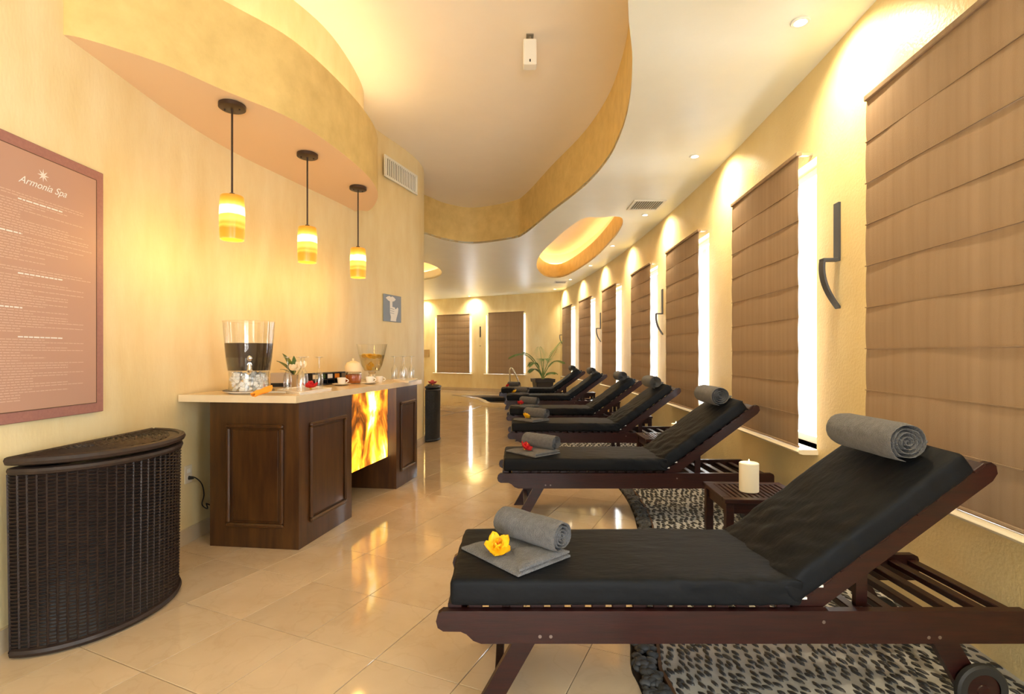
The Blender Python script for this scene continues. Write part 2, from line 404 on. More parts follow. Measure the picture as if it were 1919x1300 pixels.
# ceilings
OV = [at(px, py, ZC) for px, py in ((1177, 0), (1185, 111), (1179.5, 192), (1164, 250), (1137, 303), (1092.6, 352), (1034.6, 397), (985.5, 437), (958.7, 448), (887, 457), (834, 450.5), (796, 439))]
OV += [(-1.75, 8.15), (-2.3, 7.6), (-2.45, 6), (-2.45, 3.5), (-2.45, 1.3), (-1.7, .55), (-.7, .35), (.1, 1.0), (.45, 1.9)]
OV = smooth_path(OV, 6, True)
COVE = smooth_path([at(px, py, ZC) for px, py in ((1125, 407.7), (1166, 409), (1154, 442), (1108, 488.5), (1058, 518), (1026, 519), (1007, 504), (1010, 481), (1038.5, 450), (1088, 411.5))], 5, True)
DOME = [(-2.75 + 1.08 * math.cos(2 * PI * i / 40), 12.15 + 1.75 * math.sin(2 * PI * i / 40)) for i in range(40)]
def plate(name, outer, holes, z0, z1, m):
    loops = [outer] + holes; mb = MB()
    flat = [p for l in loops for p in l]
    tr = tessellate_polygon([[Vector((p[0], p[1], 0)) for p in l] for l in loops]); n = len(flat)
    fs = []
    for t_ in tr: fs.append(tuple(t_)); fs.append(tuple(n + i for i in t_[::-1]))
    off = 0
    for l in loops:
        for i in range(len(l)): a, b = off + i, off + (i + 1) % len(l); fs.append((a, b, n + b, n + a))
        off += len(l)
    mb.add([Vector((p[0], p[1], z0)) for p in flat] + [Vector((p[0], p[1], z1)) for p in flat], fs)
    return struct(mb.build(name, m))
outer = [(-4, -2.9), (2.5, -2.9), (2.6, 16.2), (FARC[0] + .3, FARC[1] + .3), (FARL[0] - .3, FARL[1] + .5), (-4, 18)]
plate('ceiling', outer, [OV, COVE, DOME], ZC, ZC + .04, M['ceiling'])
def ring(name, pts, z0, z1, m, out=.05):
    mb = MB(); o = offset(pts, out, True); n = len(pts)
    for i in range(n):
        j = (i + 1) % n
        a, b, c, d = pts[i], pts[j], o[j], o[i]
        mb.add([(a[0], a[1], z0), (b[0], b[1], z0), (b[0], b[1], z1), (a[0], a[1], z1), (d[0], d[1], z0), (c[0], c[1], z0), (c[0], c[1], z1), (d[0], d[1], z1)],
               [(0, 1, 2, 3), (5, 4, 7, 6), (3, 2, 6, 7), (1, 0, 4, 5)])
    return struct(mb.build(name, m, smooth=50))
def ccw(p): return sum(p[i][0] * p[(i + 1) % len(p)][1] - p[(i + 1) % len(p)][0] * p[i][1] for i in range(len(p))) > 0
def outw(p): return -.05 if ccw(p) else .05
ring('ceiling_fascia', OV, ZC + .006, ZU, M['ochre'], outw(OV))
plate('ceiling_raised', offset(OV, outw(OV) * 2, True), [], ZU, ZU + .05, M['ceiling_high'])
# small glowing cove
ring('ceiling_cove_fascia', COVE, ZC + .006, ZC + .36, M['ochre'], outw(COVE))
cw = offset(COVE, outw(COVE) * 3.2, True)
plate('ceiling_cove_ledge', cw, [[tuple(p) for p in offset(COVE, outw(COVE) * .9, True)]], ZC + .34, ZC + .36, M['ceiling'])
ring('ceiling_cove_upstand', cw, ZC + .34, ZC + .62, M['ceiling_high'], outw(COVE))
plate('ceiling_cove_top', offset(COVE, outw(COVE) * 4.5, True), [], ZC + .62, ZC + .66, M['ceiling_high'])
ring('ceiling_dome_fascia', DOME, ZC + .006, ZC + .22, M['ceiling'], outw(DOME))
dw = offset(DOME, outw(DOME) * 3.2, True)
plate('ceiling_dome_ledge', dw, [[tuple(p) for p in offset(DOME, outw(DOME) * .9, True)]], ZC + .20, ZC + .22, M['ceiling'])
ring('ceiling_dome_upstand', dw, ZC + .20, ZC + .5, M['ceiling_high'], outw(DOME))
plate('ceiling_dome_top', offset(DOME, outw(DOME) * 4.5, True), [], ZC + .5, ZC + .54, M['ceiling_high'])
def led(name, pts, z, label, m, closed=True, r=.012):
    mb = MB(); P = [Vector((p[0], p[1], z)) for p in pts]
    if closed: P.append(P[0])
    o = mb.build(name, m) if False else None
    mb.tube(P, r, 4, caps=not closed); return tag(mb.build(name, m), label, 'light strip')
led('cove_light_strip', offset(COVE, outw(COVE) * 1.9, True), ZC + .375, 'warm light strip hidden inside the long narrow ceiling cove', M['led_cove'])
led('cove_light_strip', offset(DOME, outw(DOME) * 1.9, True), ZC + .235, 'warm light strip hidden inside the round ceiling cove at the far left', M['led_cove'])
# pendant soffit: lower band and the set-back drum above it
BAND = [at(px, py, ZS) for px, py in ((140, 66), (152.5, 71), (306, 120), (419, 169), (550, 225), (644, 289), (693, 334), (708, 362), (703, 382), (690, 395))]
BAND = smooth_path([(BAND[0][0] - .1, BAND[0][1])] + BAND[1:] + [(-1.62, 5.5), (-1.72, 5.55)], 6)
def back_edge(y0, y1, ins=-.06): return [(lw_x(y0 + (y1 - y0) * i / 16) + ins, y0 + (y1 - y0) * i / 16) for i in range(17)]
poly = [tuple(p) for p in BAND] + back_edge(5.5, 2.5)
mb = MB(); mb.prism(poly, ZS, ZB)
so = struct(mb.build('ceiling_soffit', M['ochre'], smooth=50))
so.data.materials.append(mat('soffit_under', (.85, .62, .40), .6))
for p in so.data.polygons:
    if p.normal.z < -.9: p.material_index = 1
DRUM = smooth_path([(-2.16, 2.95), (-1.9, 3.32)] + [at(px, py, ZU) for px, py in ((550, 0), (625, 71), (674, 150), (680, 188))] + [(-1.75, 5.55)], 6)
mb = MB(); mb.prism([tuple(p) for p in DRUM] + back_edge(5.5, 3.0), ZB, ZU); struct(mb.build('ceiling_soffit_drum', M['plaster'], smooth=50))
mid = [((a[0] * .55 + b[0] * .45), (a[1] * .55 + b[1] * .45)) for a, b in zip(smooth_path([DRUM[i] for i in range(6, len(DRUM) - 6, 4)], 4), smooth_path([DRUM[i] for i in range(6, len(DRUM) - 6, 4)], 4))]
led('soffit_light_strip', offset(mid, -.10), ZB + .03, 'warm light strip lying on the ledge of the curved pendant soffit', M['led'], False, .010)
# baseboards
mb = MB(); strip_wall(mb, offset([p for p in LW if p.y > -2.5 and p.x > -2.5], -.0), -.018, 0, .10); struct(mb.build('baseboard_left', M['stone_base'], smooth=50))
mb = MB(); strip_wall(mb, [farp(.02), farp(FLEN - .02)], .018, 0, .10); struct(mb.build('baseboard_far', M['stone_base']))
# ------------------------------------------------------------------ floor
EDGE = smooth_path([(1.60, -.75), (.95, -.45), (.62, .3), (.5, 1.1)] + [at(px, py) for px, py in ((1203, 1300), (1181, 1202), (1192.6, 986), (1158, 914))] + [(.88, 5.5), (.62, 6.3), (.5, 7.2), (.55, 8.4), (.85, 9.6), (1.4, 10.6), (2.1, 11.0)], 7)
POOL = smooth_path([(-1.42, 15.75), (-.98, 15.0), (-.74, 14.2), (-.60, 13.55), (-.45, 13.35), (.0, 13.3), (.45, 13.4), (.55, 14.0), (.45, 14.9), (.2, 15.55), (-.6, 15.85)], 5, True)
base_poly = [(-4, -2.9), (2.4, -2.9), (2.4, 16.6), (FARC[0] + .2, FARC[1] + .2), (FARL[0] - .2, FARL[1] + .4), (-4, 18.5)]
plate('floor', base_poly, [[tuple(p) for p in offset(POOL, .02)]], -.06, -.010, M['grout'])
FLOOR = bpy.data.objects['floor']
# floor region taken by marble: left of EDGE
wallr = [(XW(yy), yy) for yy in (-2.6, -1.6, -.80)]
marble_poly = [(-2.14, -2.6), (XW(-2.6), -2.6), (XW(-1.6), -1.6), (XW(-.75), -.75)] + [tuple(p) for p in EDGE[:-4]] + [(XW(11.1), 11.1), (XW(12.5), 12.5), (XW(14), 14), (XW(15.2), 15.2), FARC, FARL, (-3.6, 8.0)]
lwp = [(p.x, p.y) for p in LW if p.y > -2.5][::-1]
marble_poly += lwp
def clip(poly, a, b):   # keep the side left of a->b
    out = []; n = len(poly)
    for i in range(n):
        p, q = poly[i], poly[(i + 1) % n]
        dp = (b[0] - a[0]) * (p[1] - a[1]) - (b[1] - a[1]) * (p[0] - a[0]); dq = (b[0] - a[0]) * (q[1] - a[1]) - (b[1] - a[1]) * (q[0] - a[0])
        if dp >= 0: out.append(p)
        if (dp >= 0) != (dq >= 0):
            k = dp / (dp - dq); out.append((p[0] + (q[0] - p[0]) * k, p[1] + (q[1] - p[1]) * k))
    return out
ta = math.radians(-24); TU, TV = .392, .442; UX = (math.cos(ta), math.sin(ta)); VX = (-math.sin(ta), math.cos(ta)); T0 = (-.74, 2.688); G = .0016
def tw(u, v): return (T0[0] + UX[0] * u * TU + VX[0] * v * TV, T0[1] + UX[1] * u * TU + VX[1] * v * TV)
def clean(poly):
    out = []
    for p in poly:
        if not out or (p[0] - out[-1][0]) ** 2 + (p[1] - out[-1][1]) ** 2 > 1e-6: out.append(p)
    return out
tiles = []
for i in range(-40, 41):
    for j in range(-45, 46):
        g = G / TU; cs = [tw(i + g, j + g), tw(i + 1 - g, j + g), tw(i + 1 - g, j + 1 - g), tw(i + g, j + 1 - g)]
        c = tw(i + .5, j + .5)
        if not (-4 < c[0] < 2.6 and -3 < c[1] < 19.5): continue
        P = marble_poly
        for k in range(4):
            P = clip(P, cs[k], cs[(k + 1) % 4])
            if len(P) < 3: break
        if len(P) < 3: continue
        P = clean(P); A = abs(sum(P[q][0] * P[(q + 1) % len(P)][1] - P[(q + 1) % len(P)][0] * P[q][1] for q in range(len(P)))) / 2
        if A < .0008: continue
        inview = c[1] > 1.2 and abs(c[0]) < c[1] * 1.02 + .3
        # pool cut
        if any((c[0] - p.x) ** 2 + (c[1] - p.y) ** 2 < .34 ** 2 for p in POOL) or (-.7 < c[0] < .5 and 13.4 < c[1] < 15.7): 
            tiles.append(('pool', c, P, A)); continue
        tiles.append(('view' if inview else 'out', c, P, A))
full_A = (TU - 2 * G) * (TV - 2 * G)
view = sorted([t_ for t_ in tiles if t_[0] == 'view'], key=lambda t_: t_[1][1]); near = view[:298]; rest = view[298:] + [t_ for t_ in tiles if t_[0] != 'view']
fm = MB(); hu, hv = TU / 2 - G, TV / 2 - G; fm.cbox(-hu, hu, -hv, hv, -.010, 0, .0012); full_me = fm.mesh('floor_tile', M['marble'])
for _, c, P, A in near:
    if A > full_A * .999: link('floor_tile', full_me, FLOOR, (c[0], c[1], 0), (0, 0, ta))
    else:
        q = MB(); q.prism([(p[0] - c[0], p[1] - c[1]) for p in P], -.010, 0); o = q.build('floor_tile', M['marble'], FLOOR); o.location = (c[0], c[1], 0)
def clip_out_pool(P): return P
mb = MB(); pool_cut = MB()
for k_, c, P, A in rest:
    if k_ == 'pool':
        # keep the part of the tile outside the pool rim, quartered finely
        n = 8; g = 1 / n
        xs = [p[0] for p in P]; ys = [p[1] for p in P]
        for a in range(n):
            for b in range(n):
                x0, x1 = min(xs) + (max(xs) - min(xs)) * a * g, min(xs) + (max(xs) - min(xs)) * (a + 1) * g
                y0, y1 = min(ys) + (max(ys) - min(ys)) * b * g, min(ys) + (max(ys) - min(ys)) * (b + 1) * g
                S = P
                for e0, e1 in (((x0, y0), (x1, y0)), ((x1, y0), (x1, y1)), ((x1, y1), (x0, y1)), ((x0, y1), (x0, y0))):
                    S = clip(S, e0, e1)
                    if len(S) < 3: break
                if len(S) < 3: continue
                cx, cy = sum(p[0] for p in S) / len(S), sum(p[1] for p in S) / len(S)
                ins = False; m_ = len(POOL)
                for q in range(m_):
                    p0, p1 = POOL[q], POOL[(q + 1) % m_]
                    if (p0.y > cy) != (p1.y > cy) and cx < (p1.x - p0.x) * (cy - p0.y) / (p1.y - p0.y) + p0.x: ins = not ins
                if not ins: mb.prism(S, -.010, -.0005)
    else: mb.prism(P, -.010, 0)
o = mb.build('floor_tile_field', M['marble'], FLOOR); o['kind'] = 'stuff'
# pool
ring('pool_rim', POOL, -.01, .006, M['rim'], .13 if not ccw(POOL) else -.13)
mb = MB(); mb.prism([tuple(p) for p in offset(POOL, .03 if not ccw(POOL) else -.03, True)], -1.0, -.95); struct(mb.build('pool_floor', M['basin']))
ring('pool_wall', POOL, -.96, -.005, M['basin'], .03 if not ccw(POOL) else -.03)
mb = MB(); mb.prism([tuple(p) for p in POOL], -.13, -.12); struct(mb.build('pool_water', M['water']))
def ribbon(mb, pts, wd, z0, z1):
    a = offset(pts, wd / 2); b = offset(pts, -wd / 2); mb.prism([tuple(p) for p in a] + [tuple(p) for p in b[::-1]], z0, z1)
for nm, pxs, wd in (('floor_inlay', ((800, 784), (827, 779), (851, 774), (878.6, 768.6), (902, 760)), .05), ('floor_inlay', ((800, 763), (827, 768), (851, 773)), .05), ('floor_inlay', ((848, 740), (880, 744), (898, 748), (906, 753)), .10)):
    mb = MB(); ribbon(mb, smooth_path([at(*p) for p in pxs], 6), wd, 0.0002, .0016); o = mb.build(nm, M['inlay'], FLOOR)
# pebble bed
BEDL = offset(EDGE, -.115)      # inner edge of the river stone strip
def inside(pt, poly):
    ins = False; n = len(poly)
    for i in range(n):
        a, b = poly[i], poly[(i + 1) % n]
        if (a[1] > pt[1]) != (b[1] > pt[1]) and pt[0] < (b[0] - a[0]) * (pt[1] - a[1]) / (b[1] - a[1]) + a[0]: ins = not ins
    return ins
wedge = [(XW(yy), yy) for yy in [10.9, 10, 9, 8, 7, 6, 5, 4, 3, 2, 1, 0, -.7]]
bed_poly = [tuple(p) for p in BEDL if p.x < XW(p.y) - .02] + wedge
mb = MB(); mb.prism(bed_poly, -.010, 0); BED = struct(mb.build('floor_pebble_bed', M['pebble_grout']))
EDC = [p for p in BEDL if p.x < XW(p.y) - .04]
mb = MB(); ribbon(mb, EDC, .014, -.010, .012); e_ = mb.build('edging_strip', M['edging'], BED)
# pebbles set on edge in flowing rows
peb = []
rng = random.Random(3)
def lattice(y0, y1, k):
    c, s_ = math.cos(-1.15), math.sin(-1.15); la, lb = .062 * k, .0285 * k
    for i in range(-400, 400):
        for j in range(-600, 600):
            a_ = (i + (.5 if j % 2 else 0) + rng.uniform(-.26, .26)) * la; b_ = (j + rng.uniform(-.26, .26)) * lb
            x, y_ = 1.2 + a_ * c - b_ * s_, 5 + a_ * s_ + b_ * c
            if not (.2 < x < 2.4 and y0 - .2 < y_ < y1 + .2): continue
            x += .05 * noise.noise(Vector((x * 1.6, y_ * 1.6, 0))); y_ += .05 * noise.noise(Vector((x * 1.6, y_ * 1.6, 9)))
            if y0 <= y_ < y1 and x < XW(y_) - .02 and inside((x, y_), bed_poly): peb.append((x, y_, .021 * k))
lattice(1.2, 4.9, 1.0); lattice(4.9, 10.8, 1.35)
def pebble(mb, x, y, step, o=(0, 0)):
    k = step / .021
    th = -1.15 + .5 * noise.noise(Vector((x * 1.6, y * 1.6, 3))) + rng.uniform(-.25, .25); L_, W_ = rng.uniform(.018, .027) * k, rng.uniform(.0075, .0112) * k
    n = 6; c, s = math.cos(th), math.sin(th); vs = []
    for rr, z in ((1, -.003), (.92, .004), (.5, .0075)):
        for i in range(n):
            a = 2 * PI * i / n; u, v = L_ * rr * math.cos(a), W_ * rr * math.sin(a); vs.append((x - o[0] + u * c - v * s, y - o[1] + u * s + v * c, z))
    fs = [tuple(range(12, 18))]
    for r in range(2):
        for i in range(n): fs.append((r * n + i, r * n + (i + 1) % n, (r + 1) * n + (i + 1) % n, (r + 1) * n + i))
    mb.add(vs, fs)
def vis(p): return 1.93 < p[1] < 2.22 and .6 < p[0] < 1.5
cand = sorted([p for p in peb if vis(p)], key=lambda p: p[1])[:298]; cs_ = set(cand)
pm = []
for k in range(8):
    q = MB(); pebble(q, 0, 0, .021); pm.append(q.mesh('pebble', M['pebble'], 60))
for k, p in enumerate(cand):
    th0 = -1.15 + .5 * noise.noise(Vector((0, 0, 3))); th = -1.15 + .5 * noise.noise(Vector((p[0] * 1.6, p[1] * 1.6, 3)))
    link('pebble', pm[k % 8], BED, (p[0], p[1], 0), (0, 0, th - th0))
mb = MB()
for p in peb:
    if p not in cs_: pebble(mb, *p)
o = mb.build('pebble_field', M['pebble'], BED, 60, fix=False); o['kind'] = 'stuff'
# loose river stones along the edge of the marble
mb = MB(); ribbon(mb, [p for p in offset(EDGE, -.0575) if p.x < XW(p.y) - .07], .105, -.012, -.006); TR = struct(mb.build('floor_stone_channel', M['soil']))
stone_me = []
for k in range(6):
    q = MB(); q.ell((0, 0, 0), .027, .020, .014, 8, 5)
    q.v = [tuple(Vector(v) * (1 + .18 * noise.noise(Vector(v) * 40 + Vector((k * 5, 0, 0))))) for v in q.v]; stone_me.append(q.mesh('river_stone', M['river'], 80))
stones = []
EC = offset(EDGE, -.0575); acc = 0
for a, b in zip(EC, EC[1:]):
    seg = (b - a).length; nn = max(1, int(seg * 210)); t_ = (b - a).normalized(); nrm = Vector((-t_.y, t_.x))
    for q in range(nn):
        p = a + (b - a) * rng.random() + nrm * rng.uniform(-.036, .036)
        if p.x < XW(p.y) - .05 and p.y > .0: stones.append((p.x, p.y, rng.uniform(.004, .016), rng.random() * 6.28, rng.uniform(.65, 1.15)))
vs_ = sorted(stones, key=lambda s_: 0 if 1.85 < s_[1] < 2.3 else 1 if 3.3 < s_[1] < 4.9 else 2); nearS = vs_[:296]; farS = vs_[296:]
for k, (x, y_, z, r, sc) in enumerate(nearS):
    o = link('river_stone', stone_me[k % 6], TR, (x, y_, z), (rng.uniform(-.3, .3), rng.uniform(-.3, .3), r)); o.scale = (sc, sc, sc)
mb = MB()
for x, y_, z, r, sc in farS: mb.ell((x, y_, z), .027 * sc, .02 * sc, .014 * sc, 6, 4, rot=r)
o = mb.build('river_stone_field', M['river'], TR, 80, fix=False); o['kind'] = 'stuff'
# ================================================================== WINDOWS AND BLINDS
def frame_of(p0, p1, n_in):
    mx_, my_ = (p0[0] + p1[0]) / 2, (p0[1] + p1[1]) / 2; d = Vector((p1[0] - p0[0], p1[1] - p0[1])); wd = d.length
    n = Vector((-d.y, d.x)).normalized()
    if n.dot(Vector(n_in)) < 0: n = -n
    return (mx_, my_), math.atan2(n.y, n.x) - PI / 2, wd, n
wcount = [0]
def window(p0, p1, n_in, power=P_WINDOW):
    wcount[0] += 1; c, rz, wd, n = frame_of(p0, p1, n_in); h = wd / 2
    mb = MB(); y0, y1 = -.16, -.11
    for x0, x1, z0, z1 in ((-h, -h + .05, Z0W, Z1W), (h - .05, h, Z0W, Z1W), (-h, h, Z0W, Z0W + .05), (-h, h, Z1W - .05, Z1W), (-.025, .025, Z0W, Z1W)): mb.box(x0, x1, y0, y1, z0, z1)
    wo = struct(mb.build('window_%d' % wcount[0], M['white_frame'])); wo.location = (c[0], c[1], 0); wo.rotation_euler = (0, 0, rz)
    for s_ in (-1, 1):
        q = MB(); q.box(min(s_ * .025, s_ * (h - .05)), max(s_ * .025, s_ * (h - .05)), -.138, -.132, Z0W + .05, Z1W - .05); q.build('pane', M['pane'], wo)
    q = MB(); prof = [(-.20, Z0W - .035), (.10, Z0W - .035), (.125, Z0W - .028), (.135, Z0W - .015), (.125, Z0W - .004), (.10, Z0W), (-.20, Z0W)]
    pts = [(p[0], p[1]) for p in prof]
    Mx = Matrix(((0, 0, 1, 0), (1, 0, 0, 0), (0, 1, 0, 0), (0, 0, 0, 1)))
    q.prism(pts, -h - .02, h + .02, Mx); q.build('window_sill', M['sill'], wo, smooth=50)
    a = area('daylight', (c[0] - n.x * .55, c[1] - n.y * .55, (Z0W + Z1W) / 2 + .1), (PI / 2, 0, rz), wd + .5, 2.4, power, DAY)
    a.rotation_euler = (PI / 2, 0, rz + PI)
    return c, rz
def aim(a, n): a.rotation_euler = Vector((n.x, n.y, 0)).to_track_quat('-Z', 'Y').to_euler()
def blind(p0, p1, n_in, label):
    c, rz, wd, n = frame_of(p0, p1, n_in); h = wd / 2
    t_ = thing('roman_blind', label, 'blind', (c[0], c[1], Z0W + .004), rz, 'linen blinds over the windows')
    H_ = Z1W - Z0W + .02; npan = 9; ph = H_ / npan
    def pan(u, v, k=0): 
        x = -h + wd * u; z = ph * v
        yy = .098 + .0045 * math.sin(PI * v) ** .6 + .003 * math.sin(u * 9 + 2)
        return (x, yy, z)
    q = MB(); q.grid(14, 6, pan)
    nb = len(q.v); q.v += [(x, y_ - .003, z) for x, y_, z in q.v]; q.f += [tuple(i + nb for i in f[::-1]) for f in q.f]
    q.box(-h, h, .097, .1035, -.001, .004)
    me = q.mesh('blind_panel', M['linen'], 60)
    for k in range(npan): link('blind_panel', me, t_, (0, (.0015 if k % 2 else 0), ph * k + .001), (0, 0, 0))
    q = MB(); q.cbox(-h, h, .075, .112, H_, H_ + .03, .004); q.build('head_rail', M['linen'], t_)
    for s_ in (-1, 1): q = MB(); q.box(s_ * (h - .02) - .012, s_ * (h - .02) + .012, 0, .08, H_ + .005, H_ + .022); q.build('bracket', M['steel'], t_)
    q = MB(); q.tube([(-h, .1, .006), (h, .1, .006)], .009, 8); q.build('bottom_bar', M['linen'], t_)
    return t_
names = ['nearest tall brown linen blind, cut off by the right picture edge', 'brown linen blind beside the large black iron wall hook, second along the right wall', 'third brown linen blind along the right wall, behind the second lounger head', 'fourth brown linen blind along the right wall, just beyond the second iron hook', 'fifth brown linen blind along the right wall', 'sixth brown linen blind along the right wall', 'last brown linen blind on the right wall, nearest the far corner']
for i, (a, b) in enumerate(BLINDS):
    oa, ob = OP[i]
    window((XW(oa), oa), (XW(ob), ob), (-1, 0)); aim(bpy.context.scene.collection.objects[-1], frame_of((XW(oa), oa), (XW(ob), ob), (-1, 0))[3])
    blind((XW(a), a), (XW(b), b), (-1, 0), names[i])
for a, b in ADDED_W:
    window((XW(a), a), (XW(b), b), (-1, 0), P_ADDED_W); aim(C.objects[-1], Vector((-1, 0)))  # the added window and its lamp, out of view beside the camera
for i, (a, b) in enumerate(FB):
    p0, p1 = farp(a - .02), farp(b + .15); window(p0, p1, (0, -1)); aim(C.objects[-1], frame_of(p0, p1, (0, -1))[3])
    blind(farp(a), farp(b), (0, -1), ['right one of two brown linen blinds on the far wall, by the palm', 'left one of two brown linen blinds on the far wall'][i])
# unseen glazed door, added behind the camera to let fill daylight in
mb = MB()
for x0, x1, z0, z1 in ((-1.3, -1.22, 0, 2.5), (1.22, 1.3, 0, 2.5), (-.05, .05, 0, 2.5), (-1.3, 1.3, 2.42, 2.5), (-1.3, 1.3, 0, .1)): mb.box(x0, x1, -2.74, -2.66, z0, z1)
dr = struct(mb.build('door_1', M['white_frame']))
for x0, x1 in ((-1.22, -.05), (.05, 1.22)): q = MB(); q.box(x0, x1, -2.705, -2.695, .1, 2.42); q.build('pane', M['pane'], dr)
a = area('daylight', (0, -3.2, 1.3), (0, 0, 0), 2.6, 2.5, P_ADDED_DOOR, DAY); aim(a, Vector((0, 1)))  # lamp outside the added door, fill from behind
# added upward lamps standing for daylight off the ground, to brighten the ceilings
a = area('ground_bounce', (0, -3.6, .1), (0, 0, 0), 2.6, 1.2, P_BOUNCE_FILL, (1, .95, .86)); a.rotation_euler = Vector((0, .85, .6)).to_track_quat('-Z', 'Y').to_euler()
a = area('ground_bounce', (2.6, -.25, .1), (0, 0, 0), 1.6, 1.2, P_BOUNCE_FILL * .6, (1, .97, .9)); a.rotation_euler = Vector((-.7, .15, .8)).to_track_quat('-Z', 'Y').to_euler()
# ================================================================== LIGHT FITTINGS
dl = [(at(px, py, ZC)) for px, py in ((1500, 40), (1302, 292), (1209, 402), (1148, 460), (1106.5, 497), (1069, 523), (1040, 541.5))]
dl = [(XW(dl[0][1] - 2.05) - .36, dl[0][1] - 2.05)] + dl + [farp(far_t(889.6)), farp(far_t(797))]  # first downlight is unseen, added to extend the row for fill
dn = ['ceiling downlight over the window behind the viewer', 'nearest bright recessed downlight at the top right', 'second recessed downlight along the right wall, before the ceiling vent', 'recessed downlight just beyond the square ceiling vent', 'fourth recessed downlight in view along the right wall', 'fifth recessed downlight in view along the right wall', 'sixth recessed downlight in view along the right wall', 'recessed downlight in the far right corner', 'recessed downlight between the two far blinds', 'leftmost recessed downlight over the far wall']
for i, (x, y_) in enumerate(dl):
    if i >= 8: x, y_ = x - .48 * .34, y_ - .88 * .34
    t_ = thing('downlight', dn[i], 'downlight', (x, y_, ZC), 0, 'recessed ceiling downlights')
    q = MB(); q.lathe([(.033, .0), (.050, -.001), (.054, -.006), (.05, -.010), (.036, -.010), (.033, 0)], 24); q.build('trim_ring', M['white_frame'], t_, True)
    q = MB(); q.lathe([(0, -.004), (.030, -.004), (.030, -.001), (0, -.001)], 20); q.build('lens', M['lens'], t_)
    l = bpy.data.lights.new('downlight_beam', 'SPOT'); l.energy = P_DOWN; l.color = WARM; l.spot_size = math.radians(128); l.spot_blend = 1.0; l.shadow_soft_size = .03
    lo = bpy.data.objects.new('downlight_beam', l); C.objects.link(lo); lo.parent = t_; lo.location = (0, 0, -.02)
    tilt = -.5
    lo.rotation_euler = (0, tilt, 0) if i < 8 else (-tilt * .9, 0, -.5)
pend = [(3.168, 435), (3.945, 576), (4.727, 671)]
pn = ['nearest and largest amber glass pendant lamp over the counter', 'middle one of the three amber glass pendant lamps', 'farthest and smallest of the three amber glass pendant lamps']
for i, (Y, px) in enumerate(pend):
    X = (px - CX) * Y / F
    t_ = thing('pendant_lamp', pn[i], 'lamp', (X, Y, 1.95), .4 * i, 'amber pendant lamps over the counter')
    q = MB(); q.lathe([(.066, 0), (.070, .04), (.0718, .13), (.0695, .21), (.0655, .262), (.062, .268), (.02, .268), (.02, .262), (.060, .260), (.0655, .21), (.0678, .13), (.066, .04), (.062, .002), (.066, 0)], 28); q.build('lamp_shade', M['shade'], t_, True)
    q = MB(); q.lathe([(0, .268), (.016, .268), (.016, .285), (.006, .29), (.006, .80), (0, .80)], 10); q.build('stem', M['bronze'], t_, True)
    q = MB(); q.lathe([(0, .800), (.070, .800), (.076, .804), (.076, .826), (.072, .8295), (0, .8295)], 28); ca = q.build('canopy', M['bronze'], t_, True)
    for s_ in (-1, 1): q = MB(); q.lathe([(0, .792), (.005, .792), (.005, .801), (0, .801)], 8, Matrix.Translation((s_ * .045, 0, 0))); q.build('canopy_screw', M['bronze'], ca)
    q = MB(); q.ell((0, 0, .16), .022, .022, .03); q.build('bulb', M['lens'], t_, True)
    l = bpy.data.lights.new('pendant_glow', 'POINT'); l.energy = P_PEND; l.color = (1, .52, .13); l.shadow_soft_size = .05
    lo = bpy.data.objects.new('pendant_glow', l); C.objects.link(lo); lo.parent = t_; lo.location = (0, 0, -.03)
# ================================================================== LOUNGERS
LW_ = .53
def rbox(x0, x1, y0, y1, z0, z1, r, nx, ny, nz, fn=None):
    c = Vector(((x0 + x1) / 2, (y0 + y1) / 2, (z0 + z1) / 2)); h = Vector(((x1 - x0) / 2, (y1 - y0) / 2, (z1 - z0) / 2))
    def ax(hh, n): return [-hh, -hh + r * .12, -hh + r * .45] + [-(hh - r) + 2 * (hh - r) * i / n for i in range(n + 1)] + [hh - r * .45, hh - r * .12, hh]
    A = [ax(h.x, nx), ax(h.y, ny), ax(h.z, nz)]; vid = {}; vs = []; fs = []
    def vert(p):
        k = tuple(round(v, 6) for v in p)
        if k not in vid:
            q = Vector([max(-(h[i] - r), min(h[i] - r, p[i])) for i in range(3)]); d = Vector(p) - q
            if d.length > 1e-9: d = d.normalized() * r
            w_ = q + d + c
            if fn: w_ = fn(w_)
            vid[k] = len(vs); vs.append(w_)
        return vid[k]
    for a in range(3):
        u, v = [(1, 2), (2, 0), (0, 1)][a]
        for sg in (-1, 1):
            for i in range(len(A[u]) - 1):
                for j in range(len(A[v]) - 1):
                    f = []
                    for di, dj in ((0, 0), (1, 0), (1, 1), (0, 1)):
                        p = [0, 0, 0]; p[a] = sg * h[a]; p[u] = A[u][i + di]; p[v] = A[v][j + dj]; f.append(vert(p))
                    fs.append(tuple(f if sg > 0 else f[::-1]))
    return MB().add(vs, fs)
RY = Matrix(((1, 0, 0, 0), (0, 0, 1, 0), (0, 1, 0, 0), (0, 0, 0, 1)))    # (u,z) outline extruded across v
BA = math.radians(36.5); HU, HZ = 1.245, .372
def bk(s, t_): return (HU + s * math.cos(BA) - t_ * math.sin(BA), HZ + s * math.sin(BA) + t_ * math.cos(BA))   # along / off the backrest
